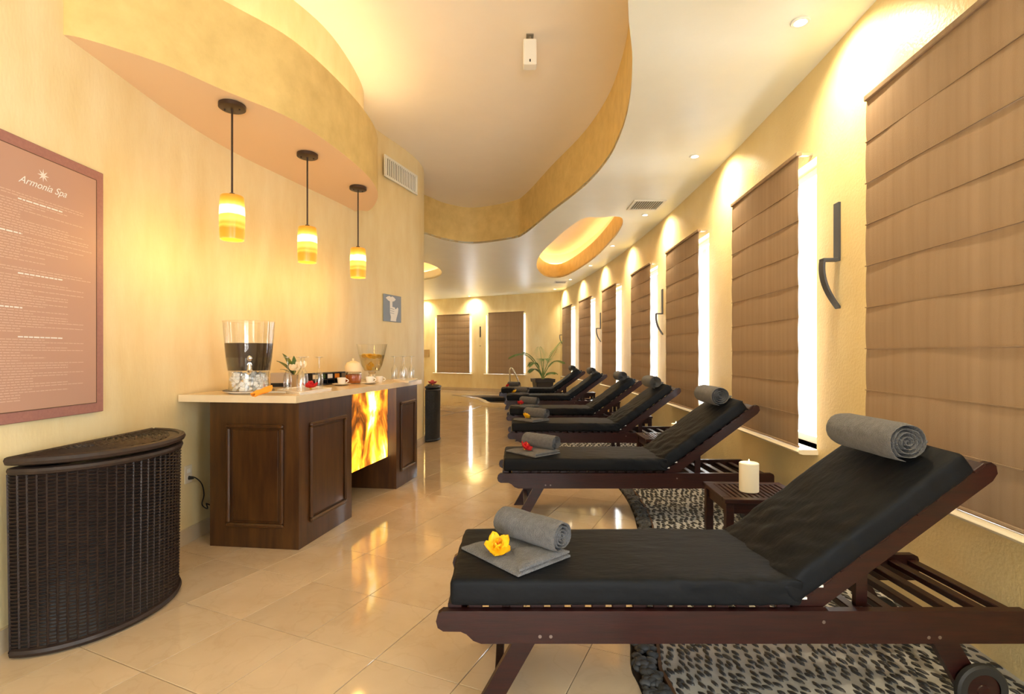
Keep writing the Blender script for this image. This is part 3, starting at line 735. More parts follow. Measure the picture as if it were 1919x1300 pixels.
def make_lounger(label):
    L_ = thing('sun_lounger', label, 'lounger', group='dark wooden sun loungers in a row')
    prof = [(0, .335), (.006, .358), (.022, .370), (2.03, .370), (2.045, .362), (2.05, .35), (2.05, .258), (.155, .258), (.128, .268), (.105, .290), (.085, .299), (.025, .300), (.006, .312)]
    for v0 in (0, LW_ - .03):
        q = MB(); q.prism(prof, v0, v0 + .03, RY); r_ = q.build('side_rail', M['wood'], L_)
        if v0 == 0:
            bme = MB().tube([(0, -.0015, 0), (0, .004, 0)], .006, 10).mesh('bolt', M['bolt'])
            for u, z in ((.357, .283), (.394, .283), (1.33, .333), (1.69, .280), (1.728, .280)): link('bolt', bme, r_, (u, 0, z))
    sm = MB().cbox(-.0245, .0245, .026, LW_ - .026, .368, .385, .003).mesh('slat', M['wood'])
    for k in range(17): link('slat', sm, L_, (.062 + .0715 * k, 0, 0))
    cm = MB().cbox(-.019, .019, .03, LW_ - .03, .325, .350, .003).mesh('cross_bar', M['wood'])
    for u in (1.48, 1.60, 1.71, 1.82, 1.93, 2.015): link('cross_bar', cm, L_, (u, 0, 0))
    q = MB(); q.cbox(.07, .105, .03, LW_ - .03, .31, .365, .003); q.build('end_board', M['wood'], L_)
    # legs
    for v0 in (.034, LW_ - .062):
        q = MB(); q.prism([(.395, .335), (.315, .335), (.125, 0), (.205, 0)], v0, v0 + .028, RY); q.build('front_leg', M['wood'], L_)
        q = MB(); q.prism([(1.68, .335), (1.765, .335), (1.925, .075), (1.895, .035), (1.845, .045)], v0, v0 + .028, RY); q.build('rear_leg', M['wood'], L_)
    q = MB(); q.cbox(.20, .23, .062, LW_ - .062, .07, .12, .003); q.build('stretcher', M['wood'], L_)
    for v0 in (.002, LW_ - .032):
        w_ = MB(); Mw = Matrix.Translation((1.885, v0 + .015, .09)) @ Matrix.Rotation(PI / 2, 4, 'X')
        w_.lathe([(.058, -.013), (.082, -.014), (.089, -.008), (.090, 0), (.089, .008), (.082, .014), (.058, .013)], 32, Mw); wh = w_.build('wheel', M['rubber'], L_, True)
        w_ = MB(); w_.lathe([(0, -.009), (.02, -.012), (.022, -.009), (.058, -.008), (.06, 0), (.058, .008), (.022, .009), (.02, .012), (0, .009)], 28, Mw); w_.build('hub', M['wood'], wh, True)
    # backrest
    for v0 in (.036, LW_ - .066):
        pr = [bk(-.02, 0), bk(.83, 0), bk(.855, -.01), bk(.862, -.03), bk(.85, -.055), bk(.82, -.066), bk(-.02, -.066)]
        q = MB(); q.prism(pr, v0, v0 + .03, RY); q.build('back_rail', M['wood'], L_)
    bm_ = MB().cbox(-.024, .024, .03, LW_ - .03, -.012, .003, .003).mesh('back_slat', M['wood'])
    for k in range(10):
        u, z = bk(.06 + k * .083, .006); link('back_slat', bm_, L_, (u, 0, z), (0, -BA, 0))
    for v0 in (.075, LW_ - .1):
        u, z = bk(.27, -.05); q = MB(); q.prism([(u, z), (u + .04, z), (1.53, .35), (1.49, .35)], v0, v0 + .022, RY); q.build('back_prop', M['wood'], L_)
    # cushions
    def wr(p):
        u, v, z = p; k = max(0, min(1, (u - .55) / .6)); 
        side = 1 if v < .03 else (.35 if v > .5 else .0)
        n1 = noise.noise(Vector((u * 26 + z * 60, v * 10, z * 20))); n2 = noise.noise(Vector((u * 4, v * 5, 1.7)))
        d = n1 * .010 * k * (side + .2) + n2 * .005
        cr = .006 * math.sin(PI * max(0, min(1, v / LW_))) if z > .44 else 0
        fray = .008 * noise.noise(Vector((v * 9, 3.1, 0))) if u < .1 else 0
        return Vector((u + fray, v - d * (1 if v < .2 else -1 if v > .4 else 0), z + (d * .6 + cr if z > .43 else 0)))
    q = rbox(.048, 1.262, -.004, LW_ + .004, .386, .478, .018, 70, 22, 3, wr); q.build('seat_cushion', M['cushion'], L_, 60)
    def wb(p):
        s, v, t_ = p; k = max(0, min(1, (.55 - s) / .5))
        n1 = noise.noise(Vector((s * 24 + v * 14, v * 9 - s * 5, .3))); n2 = noise.noise(Vector((s * 5, v * 5, 4.7)))
        t2 = t_ + ((n1 * .013 * k + n2 * .005 + .008 * math.sin(PI * max(0, min(1, v / LW_)))) if t_ > .05 else 0)
        v2 = v - (n1 * .004 * (1 if v < .05 else 0))
        u, z = bk(s, t2); return Vector((u, v2, z))
    q = rbox(-.005, .775, -.002, LW_ + .002, .016, .104, .020, 54, 22, 3, wb); q.build('back_cushion', M['cushion'], L_, 60)
    for s_ in (.045, .115):
        u, z = bk(s_, .012); q = MB(); q.box(u - .012, u + .006, .012, .03, z - .004, z + .004, ); q.build('cushion_tie', M['white_frame'], L_)
    q = MB(); u, z = bk(.80, .02); q.box(u - .01, u + .012, .16, .185, z - .01, z + .028); q.build('strap', M['rubber'], L_)
    return L_
LPOS = [(-.261, 1.775), (-.109, 3.83), (-.05, 5.81), (-.08, 7.42), (-.147, 9.8), (-.295, 11.7)]
ordn = ['nearest', 'second', 'third', 'fourth', 'fifth', 'farthest']
lab = ['nearest dark wooden lounger with charcoal cushions, cut off by the right picture edge', 'second dark wooden lounger from the viewer, just behind the slatted candle table', 'third dark wooden lounger from the viewer, with charcoal cushions', 'fourth dark wooden lounger from the viewer, with charcoal cushions', 'fifth dark wooden lounger from the viewer, second to last in the row', 'farthest dark wooden lounger in the row, in front of the potted palm']
LG = [make_lounger(lab[0])]
for k in range(1, 6): LG.append(dup(LG[0], label=lab[k]))
for o, (x, y_) in zip(LG, LPOS): o.location = (x, y_, 0)
# --- towels
def spiral_roll(mb, a, b, r, turns=4.2, thick=.0115, seed=0):
    """a rolled towel from point a to b: one spiral sheet"""
    a, b = Vector(a), Vector(b); ax = (b - a).normalized(); side = ax.cross(Vector((0, 0, 1))).normalized(); up = side.cross(ax); Ln = (b - a).length
    n = 90; rings = 12; prof = []
    for i in range(n + 1):
        t_ = i / n; ang = (t_ - 1) * turns * 2 * PI + 4.6; rr = .008 + (r - .008) * t_
        wob = 1 + .05 * noise.noise(Vector((ang * .7, seed, 0)))
        prof.append((ang, rr * wob, rr * wob - thick * .78))
    def pos(ang, rr, s, squash=.95): 
        return a + ax * s + side * (rr * math.cos(ang)) + up * (rr * math.sin(ang) * squash)
    vs = []; fs = []; m = rings + 1
    for (ang, ro, ri) in prof:
        for k in range(m):
            s = Ln * k / rings
            e = (.007 * noise.noise(Vector((ang * .8, seed + 3, k * .0))) if k in (0, rings) else 0)
            edge = .004 if k in (0, rings) else 0
            dn_ = .0025 * noise.noise(Vector((ang * 2, s * 14, seed)))
            vs.append(pos(ang, ro - edge + dn_, s + e * (1 if k else -1))); vs.append(pos(ang, ri + edge, s + e * (1 if k else -1)))
    W = m * 2
    for i in range(n):
        for k in range(rings):
            o = i * W + k * 2; p = (i + 1) * W + k * 2
            fs.append((o, o + 2, p + 2, p)); fs.append((o + 1, p + 1, p + 3, o + 3))
        o = i * W; p = (i + 1) * W; fs.append((o, p, p + 1, o + 1)); o += rings * 2; p += rings * 2; fs.append((o, o + 1, p + 1, p))
    fs.append(tuple(n * W + 2 * k for k in range(m)) + tuple(n * W + 2 * k + 1 for k in range(m - 1, -1, -1)))
    mb.add(vs, fs)
ZT = .487
def sheet(mb, poly, z, th, n=10, amp=.004, seed=0):
    """a soft folded cloth layer: quad poly, 4 corners"""
    P = [Vector((*p, 0)) for p in poly]
    def fn(u, v):
        p = (P[0] * (1 - u) + P[1] * u) * (1 - v) + (P[3] * (1 - u) + P[2] * u) * v
        e = min(u, 1 - u, v, 1 - v); zz = z + th * min(1, .35 + (e * 8)) + amp * noise.noise(Vector((p.x * 13, p.y * 13, seed)))
        return (p.x, p.y, zz)
    g = MB().grid(n, n, fn); k = len(g.v); g.v += [(x, y_, z - .002) for x, y_, _ in g.v]; g.f += [tuple(i + k for i in f[::-1]) for f in g.f[:n * n]]
    rim_ = [(i * (n + 1)) for i in range(n + 1)] + [n * (n + 1) + j for j in range(1, n + 1)] + [i * (n + 1) + n for i in range(n - 1, -1, -1)] + [j for j in range(n - 1, 0, -1)]
    for i in range(len(rim_)): a, b = rim_[i], rim_[(i + 1) % len(rim_)]; g.f.append((a, b, b + k, a + k))
    mb.add(g.v, g.f)
def foot_towel(label):
    t_ = thing('rolled_towel', label, 'towel', group='grey towel sets at the foot of the loungers')
    q = MB(); sheet(q, [(.062, .262), (.282, .004), (.482, .182), (.262, .40)], 0, .018, 18, .006, 1); q.build('folded_towel', M['towel'], t_, 50)
    q = MB(); sheet(q, [(.286, .008), (.478, .180), (.40, .235), (.262, .20)], .0165, .014, 10, .003, 2); q.build('folded_corner', M['towel'], t_, 50)
    q = MB(); spiral_roll(q, (.452, .160, .082), (.225, .375, .082), .063, seed=1); q.build('roll', M['towel'], t_, 50)
    return t_
FT = [foot_towel('rolled grey towel with folded corner on the foot of the nearest lounger')]
for k in range(1, 6): FT.append(dup(FT[0], label='rolled grey towel with folded corner on the foot of the %s lounger' % (ordn[k] + (' from the viewer' if k < 5 else ''))))
for o, (x, y_) in zip(FT, LPOS): o.location = (x, y_, ZT)
def head_towel(label):
    t_ = thing('head_towel', label, 'towel', group='rolled grey towels on the headrests')
    u, z = bk(.690, .112 + .076)
    q = MB(); spiral_roll(q, (u, .085, z), (u, .462, z), .078, 4.6, .0115, seed=5); q.build('roll', M['towel'], t_, 50)
    def tail(a, v):
        s = .735 + .040 * a; tt = .128 - .004 * a; uu, zz = bk(s, tt); return (uu, .13 + .29 * v, zz + .002 * noise.noise(Vector((a * 6, v * 7, 2))))
    g = MB().grid(8, 10, tail); k = len(g.v); g.v += [(x, y_, z_ - .006) for x, y_, z_ in g.v]; g.f += [tuple(i + k for i in f[::-1]) for f in g.f]; g.build('towel_tail', M['towel'], t_, 60)
    return t_
HT = [head_towel('rolled grey towel on the raised headrest of the nearest lounger')]
for k in range(1, 6): HT.append(dup(HT[0], label='rolled grey towel on the raised headrest of the %s lounger' % (ordn[k] + (' from the viewer' if k < 5 else ''))))
for o, (x, y_) in zip(HT, LPOS): o.location = (x, y_, 0)
# --- flowers
def flower(label, m, loc, rz, sc=1.0, group='flowers laid on the towels'):
    t_ = thing('flower', label, 'flower', loc, rz, group); t_.scale = (sc, sc, sc)
    pm_ = MB()
    def pet(u, v):
        L_ = .052; w_ = .026 * math.sin(PI * min(1, .12 + u * .88)) ** .6; x = (v - .5) * 2 * w_
        return (u * L_, x, .010 + .030 * u * u + .005 * math.sin(u * 9 + v * 14) * u + .004 * (abs(v - .5) * 2) ** 2)
    pm_.grid(7, 6, pet); k = len(pm_.v); pm_.v += [(x, y_, z - .0012) for x, y_, z in pm_.v]; pm_.f += [tuple(i + k for i in f[::-1]) for f in pm_.f]
    me = pm_.mesh('petal', m, 70)
    for k in range(5): link('petal', me, t_, (0, 0, 0), (0, 0, k * 2 * PI / 5))
    for k in range(5): link('petal', me, t_, (0, 0, .006), (0, -.55, k * 2 * PI / 5 + .6)).scale = (.75, .8, .8)
    q = MB(); q.tube([(0, 0, 0), (.004, .002, .03), (.012, .004, .055)], [.007, .004, .003], 6); q.build('pistil', M['yellow'] if m is M['red'] else M['orange'], t_, True)
    return t_
fcol = ['yellow', 'red', 'yellow', 'red', 'yellow', 'red']
for k, (x, y_) in enumerate(LPOS):
    f = flower('%s hibiscus flower lying on the %s lounger\'s foot towel' % (fcol[k], ordn[k]), M[fcol[k]], (x + .205, y_ + .170, ZT + .030), .7 + k, 1.0)
    f.rotation_euler = (.55, -.35, .7 + k)
# ================================================================== SIDE TABLES AND CANDLES
def table(label):
    t_ = thing('side_table', label, 'table', group='small slatted side tables between the loungers')
    A, B = .235, .205
    for s_ in (-1, 1):
        q = MB(); q.cbox(-A, A, s_ * (B - .025) - .025, s_ * (B - .025) + .025, .425, .45, .003); q.build('top_rail', M['wood'], t_)
        q = MB(); q.cbox(s_ * (A - .025) - .025, s_ * (A - .025) + .025, -B + .05, B - .05, .425, .45, .003); q.build('top_rail', M['wood'], t_)
        q = MB(); q.cbox(-A + .03, A - .03, s_ * (B - .03) - .009, s_ * (B - .03) + .009, .365, .425, .002); q.build('apron', M['wood'], t_)
        q = MB(); q.cbox(s_ * (A - .03) - .009, s_ * (A - .03) + .009, -B + .03, B - .03, .365, .425, .002); q.build('apron', M['wood'], t_)
    sm = MB().cbox(-.0105, .0105, -B + .05, B - .05, .43, .447, .002).mesh('slat', M['wood']); n = 12
    for k in range(n): link('slat', sm, t_, (-A + .066 + k * (2 * A - .132) / (n - 1), 0, 0))
    lm = MB().cbox(-.022, .022, -.022, .022, 0, .425, .003).mesh('leg', M['wood'])
    for sx in (-1, 1):
        for sy in (-1, 1): link('leg', lm, t_, (sx * (A - .03), sy * (B - .03), 0))
    return t_
TP = [(1.425, 3.05), (1.50, 5.10), (1.58, 6.88), (1.60, 8.95), (1.52, 11.05)]
tl = ['nearest slatted dark wood side table, holding the large lit candle', 'slatted side table between the second and third loungers', 'slatted side table between the third and fourth loungers', 'slatted side table between the fourth and fifth loungers', 'slatted side table between the two farthest loungers']
TB = [table(tl[0])]
for k in range(1, 5): TB.append(dup(TB[0], label=tl[k]))
for o, (x, y_) in zip(TB, TP): o.location = (x, y_, 0); o.rotation_euler = (0, 0, 0)
TB[0].rotation_euler = (0, 0, -.06)
def candle(label, loc, r=.054, h=.168):
    t_ = thing('pillar_candle', label, 'candle', loc, 0, 'lit cream pillar candles')
    q = MB(); q.lathe([(0, 0), (r - .003, 0), (r, .004), (r, h - .004), (r - .004, h), (r - .012, h - .004), (.012, h - .014), (0, h - .015)], 32); q.build('wax_body', M['wax'], t_, True)
    q = MB(); q.tube([(0, 0, h - .016), (0, 0, h - .004)], .0015, 5); q.build('wick', M['black'], t_)
    q = MB(); q.lathe([(0, h - .006), (.0035, h - .002), (.0045, h + .004), (.002, h + .014), (0, h + .02)], 8); q.build('flame', M['flame'], t_, True)
candle('large lit cream pillar candle on the nearest side table', (1.387, 3.03, .45))
candle('small glowing candle half hidden behind the second lounger backrest', (1.615, 5.10, .45), .045, .12)
# ================================================================== WALL ORNAMENTS (black iron)
def ornament(p, nin, label):
    n = Vector(nin).normalized(); rz = math.atan2(n.y, n.x) - PI / 2
    t_ = thing('wall_hook', label, 'wall ornament', (p[0], p[1], 1.54), rz, 'black iron wall ornaments')
    q = MB(); q.cbox(-.030, .030, 0, .016, .315, .67, .002); q.build('upright_bar', M['iron'], t_)
    q = MB(); q.cbox(-.028, .028, 0, .105, .300, .318, .002); q.build('shelf_step', M['iron'], t_)
    def cv(u, v): a = u; return (-.028 + .056 * v, .105 - .100 * a ** 1.8 + .012 * math.sin(PI * a), .300 * (1 - a))
    g = MB().grid(12, 1, cv); k = len(g.v); g.v += [(x, y_ - .014, z) for x, y_, z in g.v]; g.f += [tuple(i + k for i in f[::-1]) for f in g.f]
    m = 2; 
    for i in range(12):
        for j in (0, 1): a = i * 2 + j; b = a + 2; g.f.append((a, b, b + k, a + k))
    g.f.append((0, 1, 1 + k, k)); g.f.append((24, 25, 25 + k, 24 + k)); g.build('curved_strap', M['iron'], t_, 50)
for y_, lb in ((3.28, 'large black iron wall ornament between the two nearest blinds'), (7.62, 'black iron wall ornament between the third and fourth blinds'), (11.9, 'black iron wall ornament between the fifth and sixth blinds'), (15.95, 'black iron wall ornament in the far right corner')):
    ornament((XW(y_), y_), (-1, (XW(y_ + .1) - XW(y_ - .1)) / .2), lb)
ornament(farp(far_t(900)), (fd.y, -fd.x), 'black iron wall ornament between the two far wall blinds')
# ================================================================== COUNTER
A_, B_, Ab, Bb = Vector((-1.364, 3.31)), Vector((-.976, 5.32)), Vector((-1.975, 3.385)), Vector((-1.555, 5.395))
def cp(u, v):    # u along the front 0..1, v from front to back 0..1
    return (A_ * (1 - u) + B_ * u) * (1 - v) + (Ab * (1 - u) + Bb * u) * v
CT, TT = .945, .990
def quad(u0, u1, v0, v1): return [tuple(cp(*c)) for c in ((u0, v0), (u1, v0), (u1, v1), (u0, v1))]
def panel_face(parent, P0, P1, nrm, z0, z1):
    """raised frame moulding and inset panel on a vertical face between plan points P0,P1"""
    P0, P1 = Vector((*P0, 0)), Vector((*P1, 0)); d = P1 - P0; n = Vector((*nrm, 0)).normalized()
    w_ = d.length; ex = d.normalized()
    def bar(a0, a1, zz0, zz1, name='moulding'):
        Mx = Matrix(((ex.x, n.x, 0, P0.x), (ex.y, n.y, 0, P0.y), (0, 0, 1, 0), (0, 0, 0, 1)))
        q = MB(); q.cbox(a0, a1, -.002, .022, zz0, zz1, .008, Mx); return q.build(name, M['cabinet'], parent)
    t_ = .026
    bar(0, w_, z1 - t_, z1); bar(0, w_, z0, z0 + t_); bar(0, t_, z0 + t_, z1 - t_); bar(w_ - t_, w_, z0 + t_, z1 - t_)
    Mx = Matrix(((ex.x, n.x, 0, P0.x), (ex.y, n.y, 0, P0.y), (0, 0, 1, 0), (0, 0, 0, 1)))
    q = MB(); q.cbox(t_ + .012, w_ - t_ - .012, -.002, .006, z0 + t_ + .012, z1 - t_ - .012, .004, Mx); q.build('panel', M['cabinet'], parent)
UL, UR = .335, .745
def pedestal(u0, u1, label, end):
    t_ = thing('counter_cabinet', label, 'cabinet', group='dark wooden cabinets under the counter')
    q = MB(); q.prism(quad(u0, u1, 0, 1), 0, CT); q.build('carcass', M['cabinet'], t_)
    fn_ = (B_ - A_).normalized(); fnn = (fn_.y, -fn_.x); m_ = .055 / 2.05
    panel_face(t_, cp(u0 + (u1 - u0) * .17, 0), cp(u1 - (u1 - u0) * .14, 0), fnn, .14, .80)
    if end:
        e = (A_ - Ab).normalized(); panel_face(t_, cp(u0, .80), cp(u0, .16), (e.y, -e.x) if (e.y * -.2 - e.x * 1) < 0 and -e.x < 0 else (-e.y, e.x), .135, .80)
    return t_
pedestal(0, UL, 'large dark stained cabinet with moulded panels at the near end of the counter', True)
pedestal(UR, 1, 'narrow dark stained cabinet at the far end of the counter', False)
OX = thing('onyx_panel', 'glowing backlit amber onyx panel between the two dark cabinets', 'light panel', (*cp(UL, .14), .30))
pa, pb = cp(UL, .14), cp(UR, .14); ang = math.atan2(pb.y - pa.y, pb.x - pa.x); OX.rotation_euler = (0, 0, ang); wd = (pb - pa).length
OX.rotation_euler = (0, 0, 0); o0 = cp(UL, .14)
def rel(u0, u1, v0, v1): return [(p[0] - o0.x, p[1] - o0.y) for p in quad(u0, u1, v0, v1)]
q = MB(); q.prism(rel(UL + .001, UR - .001, .14, .16), 0, CT - .302); q.build('onyx_slab', M['onyx'], OX)
q = MB(); q.prism(rel(UL + .003, UR - .003, .161, .24), 0, CT - .304); q.build('light_box', M['cabinet'], OX)
q = MB(); q.prism(rel(UL + .003, UR - .003, .88, .91), -.299, CT - .304); q.build('back_board', M['cabinet'], OX)
ctp = [tuple(cp(-.035, -.045)), tuple(cp(1.03, -.045)), (lw_x(5.45) + .01, 5.46), (lw_x(5.0) + .01, 5.0), (lw_x(4.5) + .01, 4.5), (lw_x(4.0) + .01, 4.0), (lw_x(3.34) + .01, 3.34)]
mb = MB(); mb.prism(ctp, CT, TT); tag(mb.build('countertop', M['counter']), 'cream stone countertop on the dark cabinets', 'countertop')
# --- things on the counter
def ct(px, py): return (*at(px, py, TT), TT)
def cth(name, label, cat, px, py, rz=0, group=None): return thing(name, label, cat, ct(px, py), rz, group)
# tea dispenser
t_ = cth('drink_dispenser', 'glass drink dispenser of dark tea on an ice filled base, left end of counter', 'dispenser', 467, 736)
q = MB(); q.lathe([(.118, 0), (.152, .012), (.158, .018), (.150, .018), (.116, .006), (0, .006)], 36); q.build('plate', M['china'], t_, True)
q = MB(); q.lathe([(.153, .0185), (.160, .0185), (.160, .0215), (.153, .0215)], 36); q.build('plate_edge', M['bronze'], t_, True)
q = MB(); q.lathe([(.128, .008), (.122, .10), (.126, .145), (.122, .145), (.118, .10), (.124, .010)], 36); q.build('ice_base', M['glass'], t_, True)
q = MB(); rr = random.Random(5)
for k in range(150):
    a = rr.random() * 6.28; r_ = .107 * rr.random() ** .4; z = rr.uniform(.022, .132); Mx = Matrix.Translation((r_ * math.cos(a), r_ * math.sin(a), z)) @ Matrix.Rotation(rr.random() * 3, 4, (rr.random(), rr.random(), .3))
    s_ = rr.uniform(.009, .015); q.cbox(-s_, s_, -s_, s_, -s_, s_, .004, Mx)
o = q.build('ice', M['ice'], t_, fix=False); o['kind'] = 'stuff'
q = MB(); q.lathe([(.12, .146), (.130, .148), (.143, .24), (.155, .40), (.159, .478), (.163, .482), (.159, .484), (.152, .40), (.139, .24), (.127, .152), (0, .152)], 40); q.build('glass_jar', M['glass'], t_, True)
q = MB(); q.lathe([(0, .154), (.1265, .154), (.139, .24), (.1475, .335), (0, .335)], 40); q.build('tea', M['tea'], t_, 50)
q = MB(); dirv = Vector((1, -1.9, 0)).normalized(); s0 = dirv * .130
q.tube([s0 + Vector((0, 0, .195)), s0 + dirv * .04 + Vector((0, 0, .195))], .014, 10); q.ell(s0 + dirv * .045 + Vector((0, 0, .235)), .016, .016, .02); q.tube([s0 + dirv * .035 + Vector((0, 0, .20)), s0 + dirv * .04 + Vector((0, 0, .15))], [.012, .018], 10); q.ell(s0 + dirv * .04 + Vector((0, 0, .155)), .02, .02, .016)
q.build('tap', M['steel'], t_, True)
# tongs and napkin
t_ = cth('ice_tongs', 'steel ice tongs wrapped with an orange napkin beside the ice base', 'tongs', 514, 739, .35)
for s_ in (-1, 1):
    q = MB(); q.tube([(-.05, s_ * .003, .012), (.02, s_ * .016, .013), (.07, s_ * .010, .009)], .005, 5, sq=1.6); q.build('arm', M['steel'], t_, True)
t_ = cth('napkin', 'folded orange napkin beside the ice base', 'napkin', 490, 743, .9)
q = MB()
def nap(u, v): return (-.055 + .11 * u + .012 * math.sin(v * 7), (-.034 + .068 * v) * (1 - .9 * abs(u - .4)), .004 + .040 * u ** 1.3 + .022 * math.sin(v * PI) + .006 * math.sin(v * 9 + u * 5))
q.grid(8, 6, nap); k = len(q.v); q.v += [(x, y_, z - .004) for x, y_, z in q.v]; q.f += [tuple(i + k for i in f[::-1]) for f in q.f]; q.build('cloth', M['orange'], t_, True)
# pale box and dark case
t_ = cth('tissue_box', 'pale grey box standing behind the white flower', 'box', 528, 726, .2); q = MB(); q.cbox(-.09, .08, .02, .09, 0, .115, .004); q.build('carton', M['box_grey'], t_)
q = MB(); q.cbox(-.085, .075, .0185, .0195, .005, .035, .0003); q.build('label_band', M['black'], t_)
t_ = cth('flower_pot', 'small clay pot with a white flower and long green leaves', 'plant', 551, 726)
q = MB(); q.lathe([(0, 0), (.026, 0), (.036, .10), (.033, .10), (.024, .006), (0, .006)], 20); q.build('pot', M['clay'], t_, True)
q = MB(); q.lathe([(0, .088), (.034, .09)], 16); q.build('soil', M['soil'], t_)
lf = MB()
def leaf(u, v): w_ = .020 * math.sin(PI * min(1, u * .97 + .03)) ** .8; return ((v - .5) * 2 * w_, u * .15, .028 * math.sin(u * 2.2) + .004 * abs(v - .5))
lf.grid(8, 4, leaf); k = len(lf.v); lf.v += [(x, y_, z - .0012) for x, y_, z in lf.v]; lf.f += [tuple(i + k for i in f[::-1]) for f in lf.f]; lm = lf.mesh('leaf', M['leaf'], 70)
for el, az, sc in ((.80, 1.2, 1.35), (.45, 1.35, 1.25), (.2, 1.5, .8), (1.35, .6, 1.0), (.9, -1.3, .8)):
    o = link('leaf', lm, t_, (0, 0, .10)); o.rotation_euler = (el, 0, az); o.scale = (sc, sc, sc)
pt = MB()
def pet2(u, v): w_ = .017 * math.sin(PI * min(1, .1 + u * .9)) ** .6; return (u * .036, (v - .5) * 2 * w_, .004 + .018 * u * u)
pt.grid(5, 4, pet2); k = len(pt.v); pt.v += [(x, y_, z - .001) for x, y_, z in pt.v]; pt.f += [tuple(i + k for i in f[::-1]) for f in pt.f]; pme = pt.mesh('petal', M['petal_white'], 70)
for c in ((.012, -.02, .135), (.05, .01, .155)):
    for k in range(6): o = link('petal', pme, t_, c); o.rotation_euler = (.5, -.5, k * PI / 3); o.scale = (1.5, 1.5, 1.5)
    q = MB(); q.tube([(0, 0, .09), (c[0] * .5, c[1] * .5, .11), c], .0025, 5); q.build('stalk', M['stem'], t_)
# champagne flutes, upside down on trays
def flute(label, px, py):
    t_ = cth('champagne_flute', label, 'glass', px, py, 0, 'upturned champagne flutes on the counter'); t_.location.z = TT + .014
    q = MB(); q.lathe([(.024, 0), (.0275, .03), (.029, .07), (.024, .11), (.010, .135), (.004, .145), (.0035, .215), (.006, .222), (.032, .228), (.032, .230), (.004, .230)], 20); q.build('glass_body', M['flute'], t_, True)
    return t_
def tray(label, pts):
    P = [at(px, py, TT) for px, py in pts]; c = Vector((sum(p[0] for p in P) / 4, sum(p[1] for p in P) / 4)); t_ = thing('tray', label, 'tray', (c.x, c.y, TT), 0, 'white serving trays')
    Q = [(p[0] - c.x, p[1] - c.y) for p in P]; q = MB(); q.prism(Q, 0, .013); q.build('tray_base', M['china'], t_)
    q = MB(); ring_ = [Vector((*p, .016)) for p in Q] + [Vector((*Q[0], .016))]; q.tube(ring_, .004, 6); q.build('tray_lip', M['china'], t_)
tray('white tray with four upturned flutes and a red flower', ((562, 740.5), (520, 733.5), (585, 726.5), (621, 731)))
flute('upturned champagne flute at the left corner of the left tray', 539, 734); flute('front upturned champagne flute on the left tray, nearest the red flower', 564, 737.5)
flute('rear upturned champagne flute in the middle of the left tray', 570, 731); flute('upturned champagne flute at the right end of the left tray', 598, 731.5)
flower('red hibiscus flower on the tray between the left flutes', M['red'], (*at(582, 733.5, TT), TT + .017), 1.0, 1.05, 'flowers on the counter')
tray('small white tray with upturned flutes at the far end of the counter', ((766, 717.5), (735, 713.5), (762, 710.0), (782, 713)))
flute('leftmost upturned flute on the far tray', 739, 713.5); flute('upturned flute in the middle of the far tray, in front', 757, 715); flute('upturned flute in the middle of the far tray, behind', 754, 712.5); flute('rightmost upturned flute on the far tray', 771, 713)
# tea case
p0, p1 = Vector(at(585, 724, TT)), Vector(at(652, 717.5, TT)); t_ = thing('tea_case', 'open black tea case with coloured sachets behind the cups', 'box', (p0.x, p0.y, TT), math.atan2(p1.y - p0.y, p1.x - p0.x)); w_ = (p1 - p0).length
q = MB()
for x0, x1, z0, z1 in ((0, w_, 0, .012), (0, w_, .098, .106), (0, .008, 0, .106), (w_ - .008, w_, 0, .106), (0, w_, .045, .051)): q.box(x0, x1, 0, .07, z0, z1)
q.box(0, w_, .066, .072, 0, .106)
for k in range(1, 5): q.box(w_ * k / 5 - .004, w_ * k / 5 + .004, 0, .07, 0, .106)
q.build('case', M['black'], t_)
for k in range(5):
    q = MB(); q.cbox(w_ * k / 5 + .010, w_ * (k + 1) / 5 - .010, .012, .05, .055, .094, .002); q.build('sachet', M[['cream', 'leaf', 'china', 'orange', 'clay'][k]], t_)
# cups
def cup(label, px, py, rz=0, saucer=True):
    t_ = cth('cup', label, 'cup', px, py, rz, 'white cups on the counter')
    if saucer: q = MB(); q.lathe([(0, .003), (.04, .003), (.075, .014), (.076, .016), (.04, .008), (0, .008)], 28); q.build('saucer', M['china'], t_, True)
    z = .008 if saucer else 0
    q = MB(); q.lathe([(0, z), (.024, z), (.030, z + .012), (.036, z + .058), (.033, z + .058), (.027, z + .012), (0, z + .006)], 24); q.build('bowl', M['china'], t_, True)
    q = MB(); q.tube([(.034 + .022 * math.sin(PI * k / 8), 0, z + .048 - .034 * k / 8) for k in range(9)], .0045, 6); q.build('handle', M['china'], t_, True)
cup('nearest white cup on a saucer, in front of the tea case', 640, 722, .3); cup('white cup beside the amber jar', 693, 719.5, -.1, True); cup('white cup in front of the lemon water dispenser', 711, 716.5, .2, False)
# cookie jar
t_ = cth('honey_jar', 'round glass jar of amber sweets with a white domed lid', 'jar', 662, 718.5)
q = MB(); q.lathe([(0, .0), (.062, 0), (.074, .02), (.074, .09), (.066, .105), (.063, .105), (.071, .088), (.071, .022), (0, .004)], 28); q.build('glass_body', M['glass'], t_, True)
q = MB(); q.lathe([(0, .006), (.058, .006), (.069, .024), (.069, .075), (.05, .086), (0, .088)], 28); q.build('sweets', M['amber'], t_, True)
q = MB(); q.lathe([(.068, .106), (.074, .112), (.074, .15), (.058, .185), (.02, .202), (.008, .204), (.012, .222), (0, .228)], 28); q.build('lid', M['cream'], t_, True)
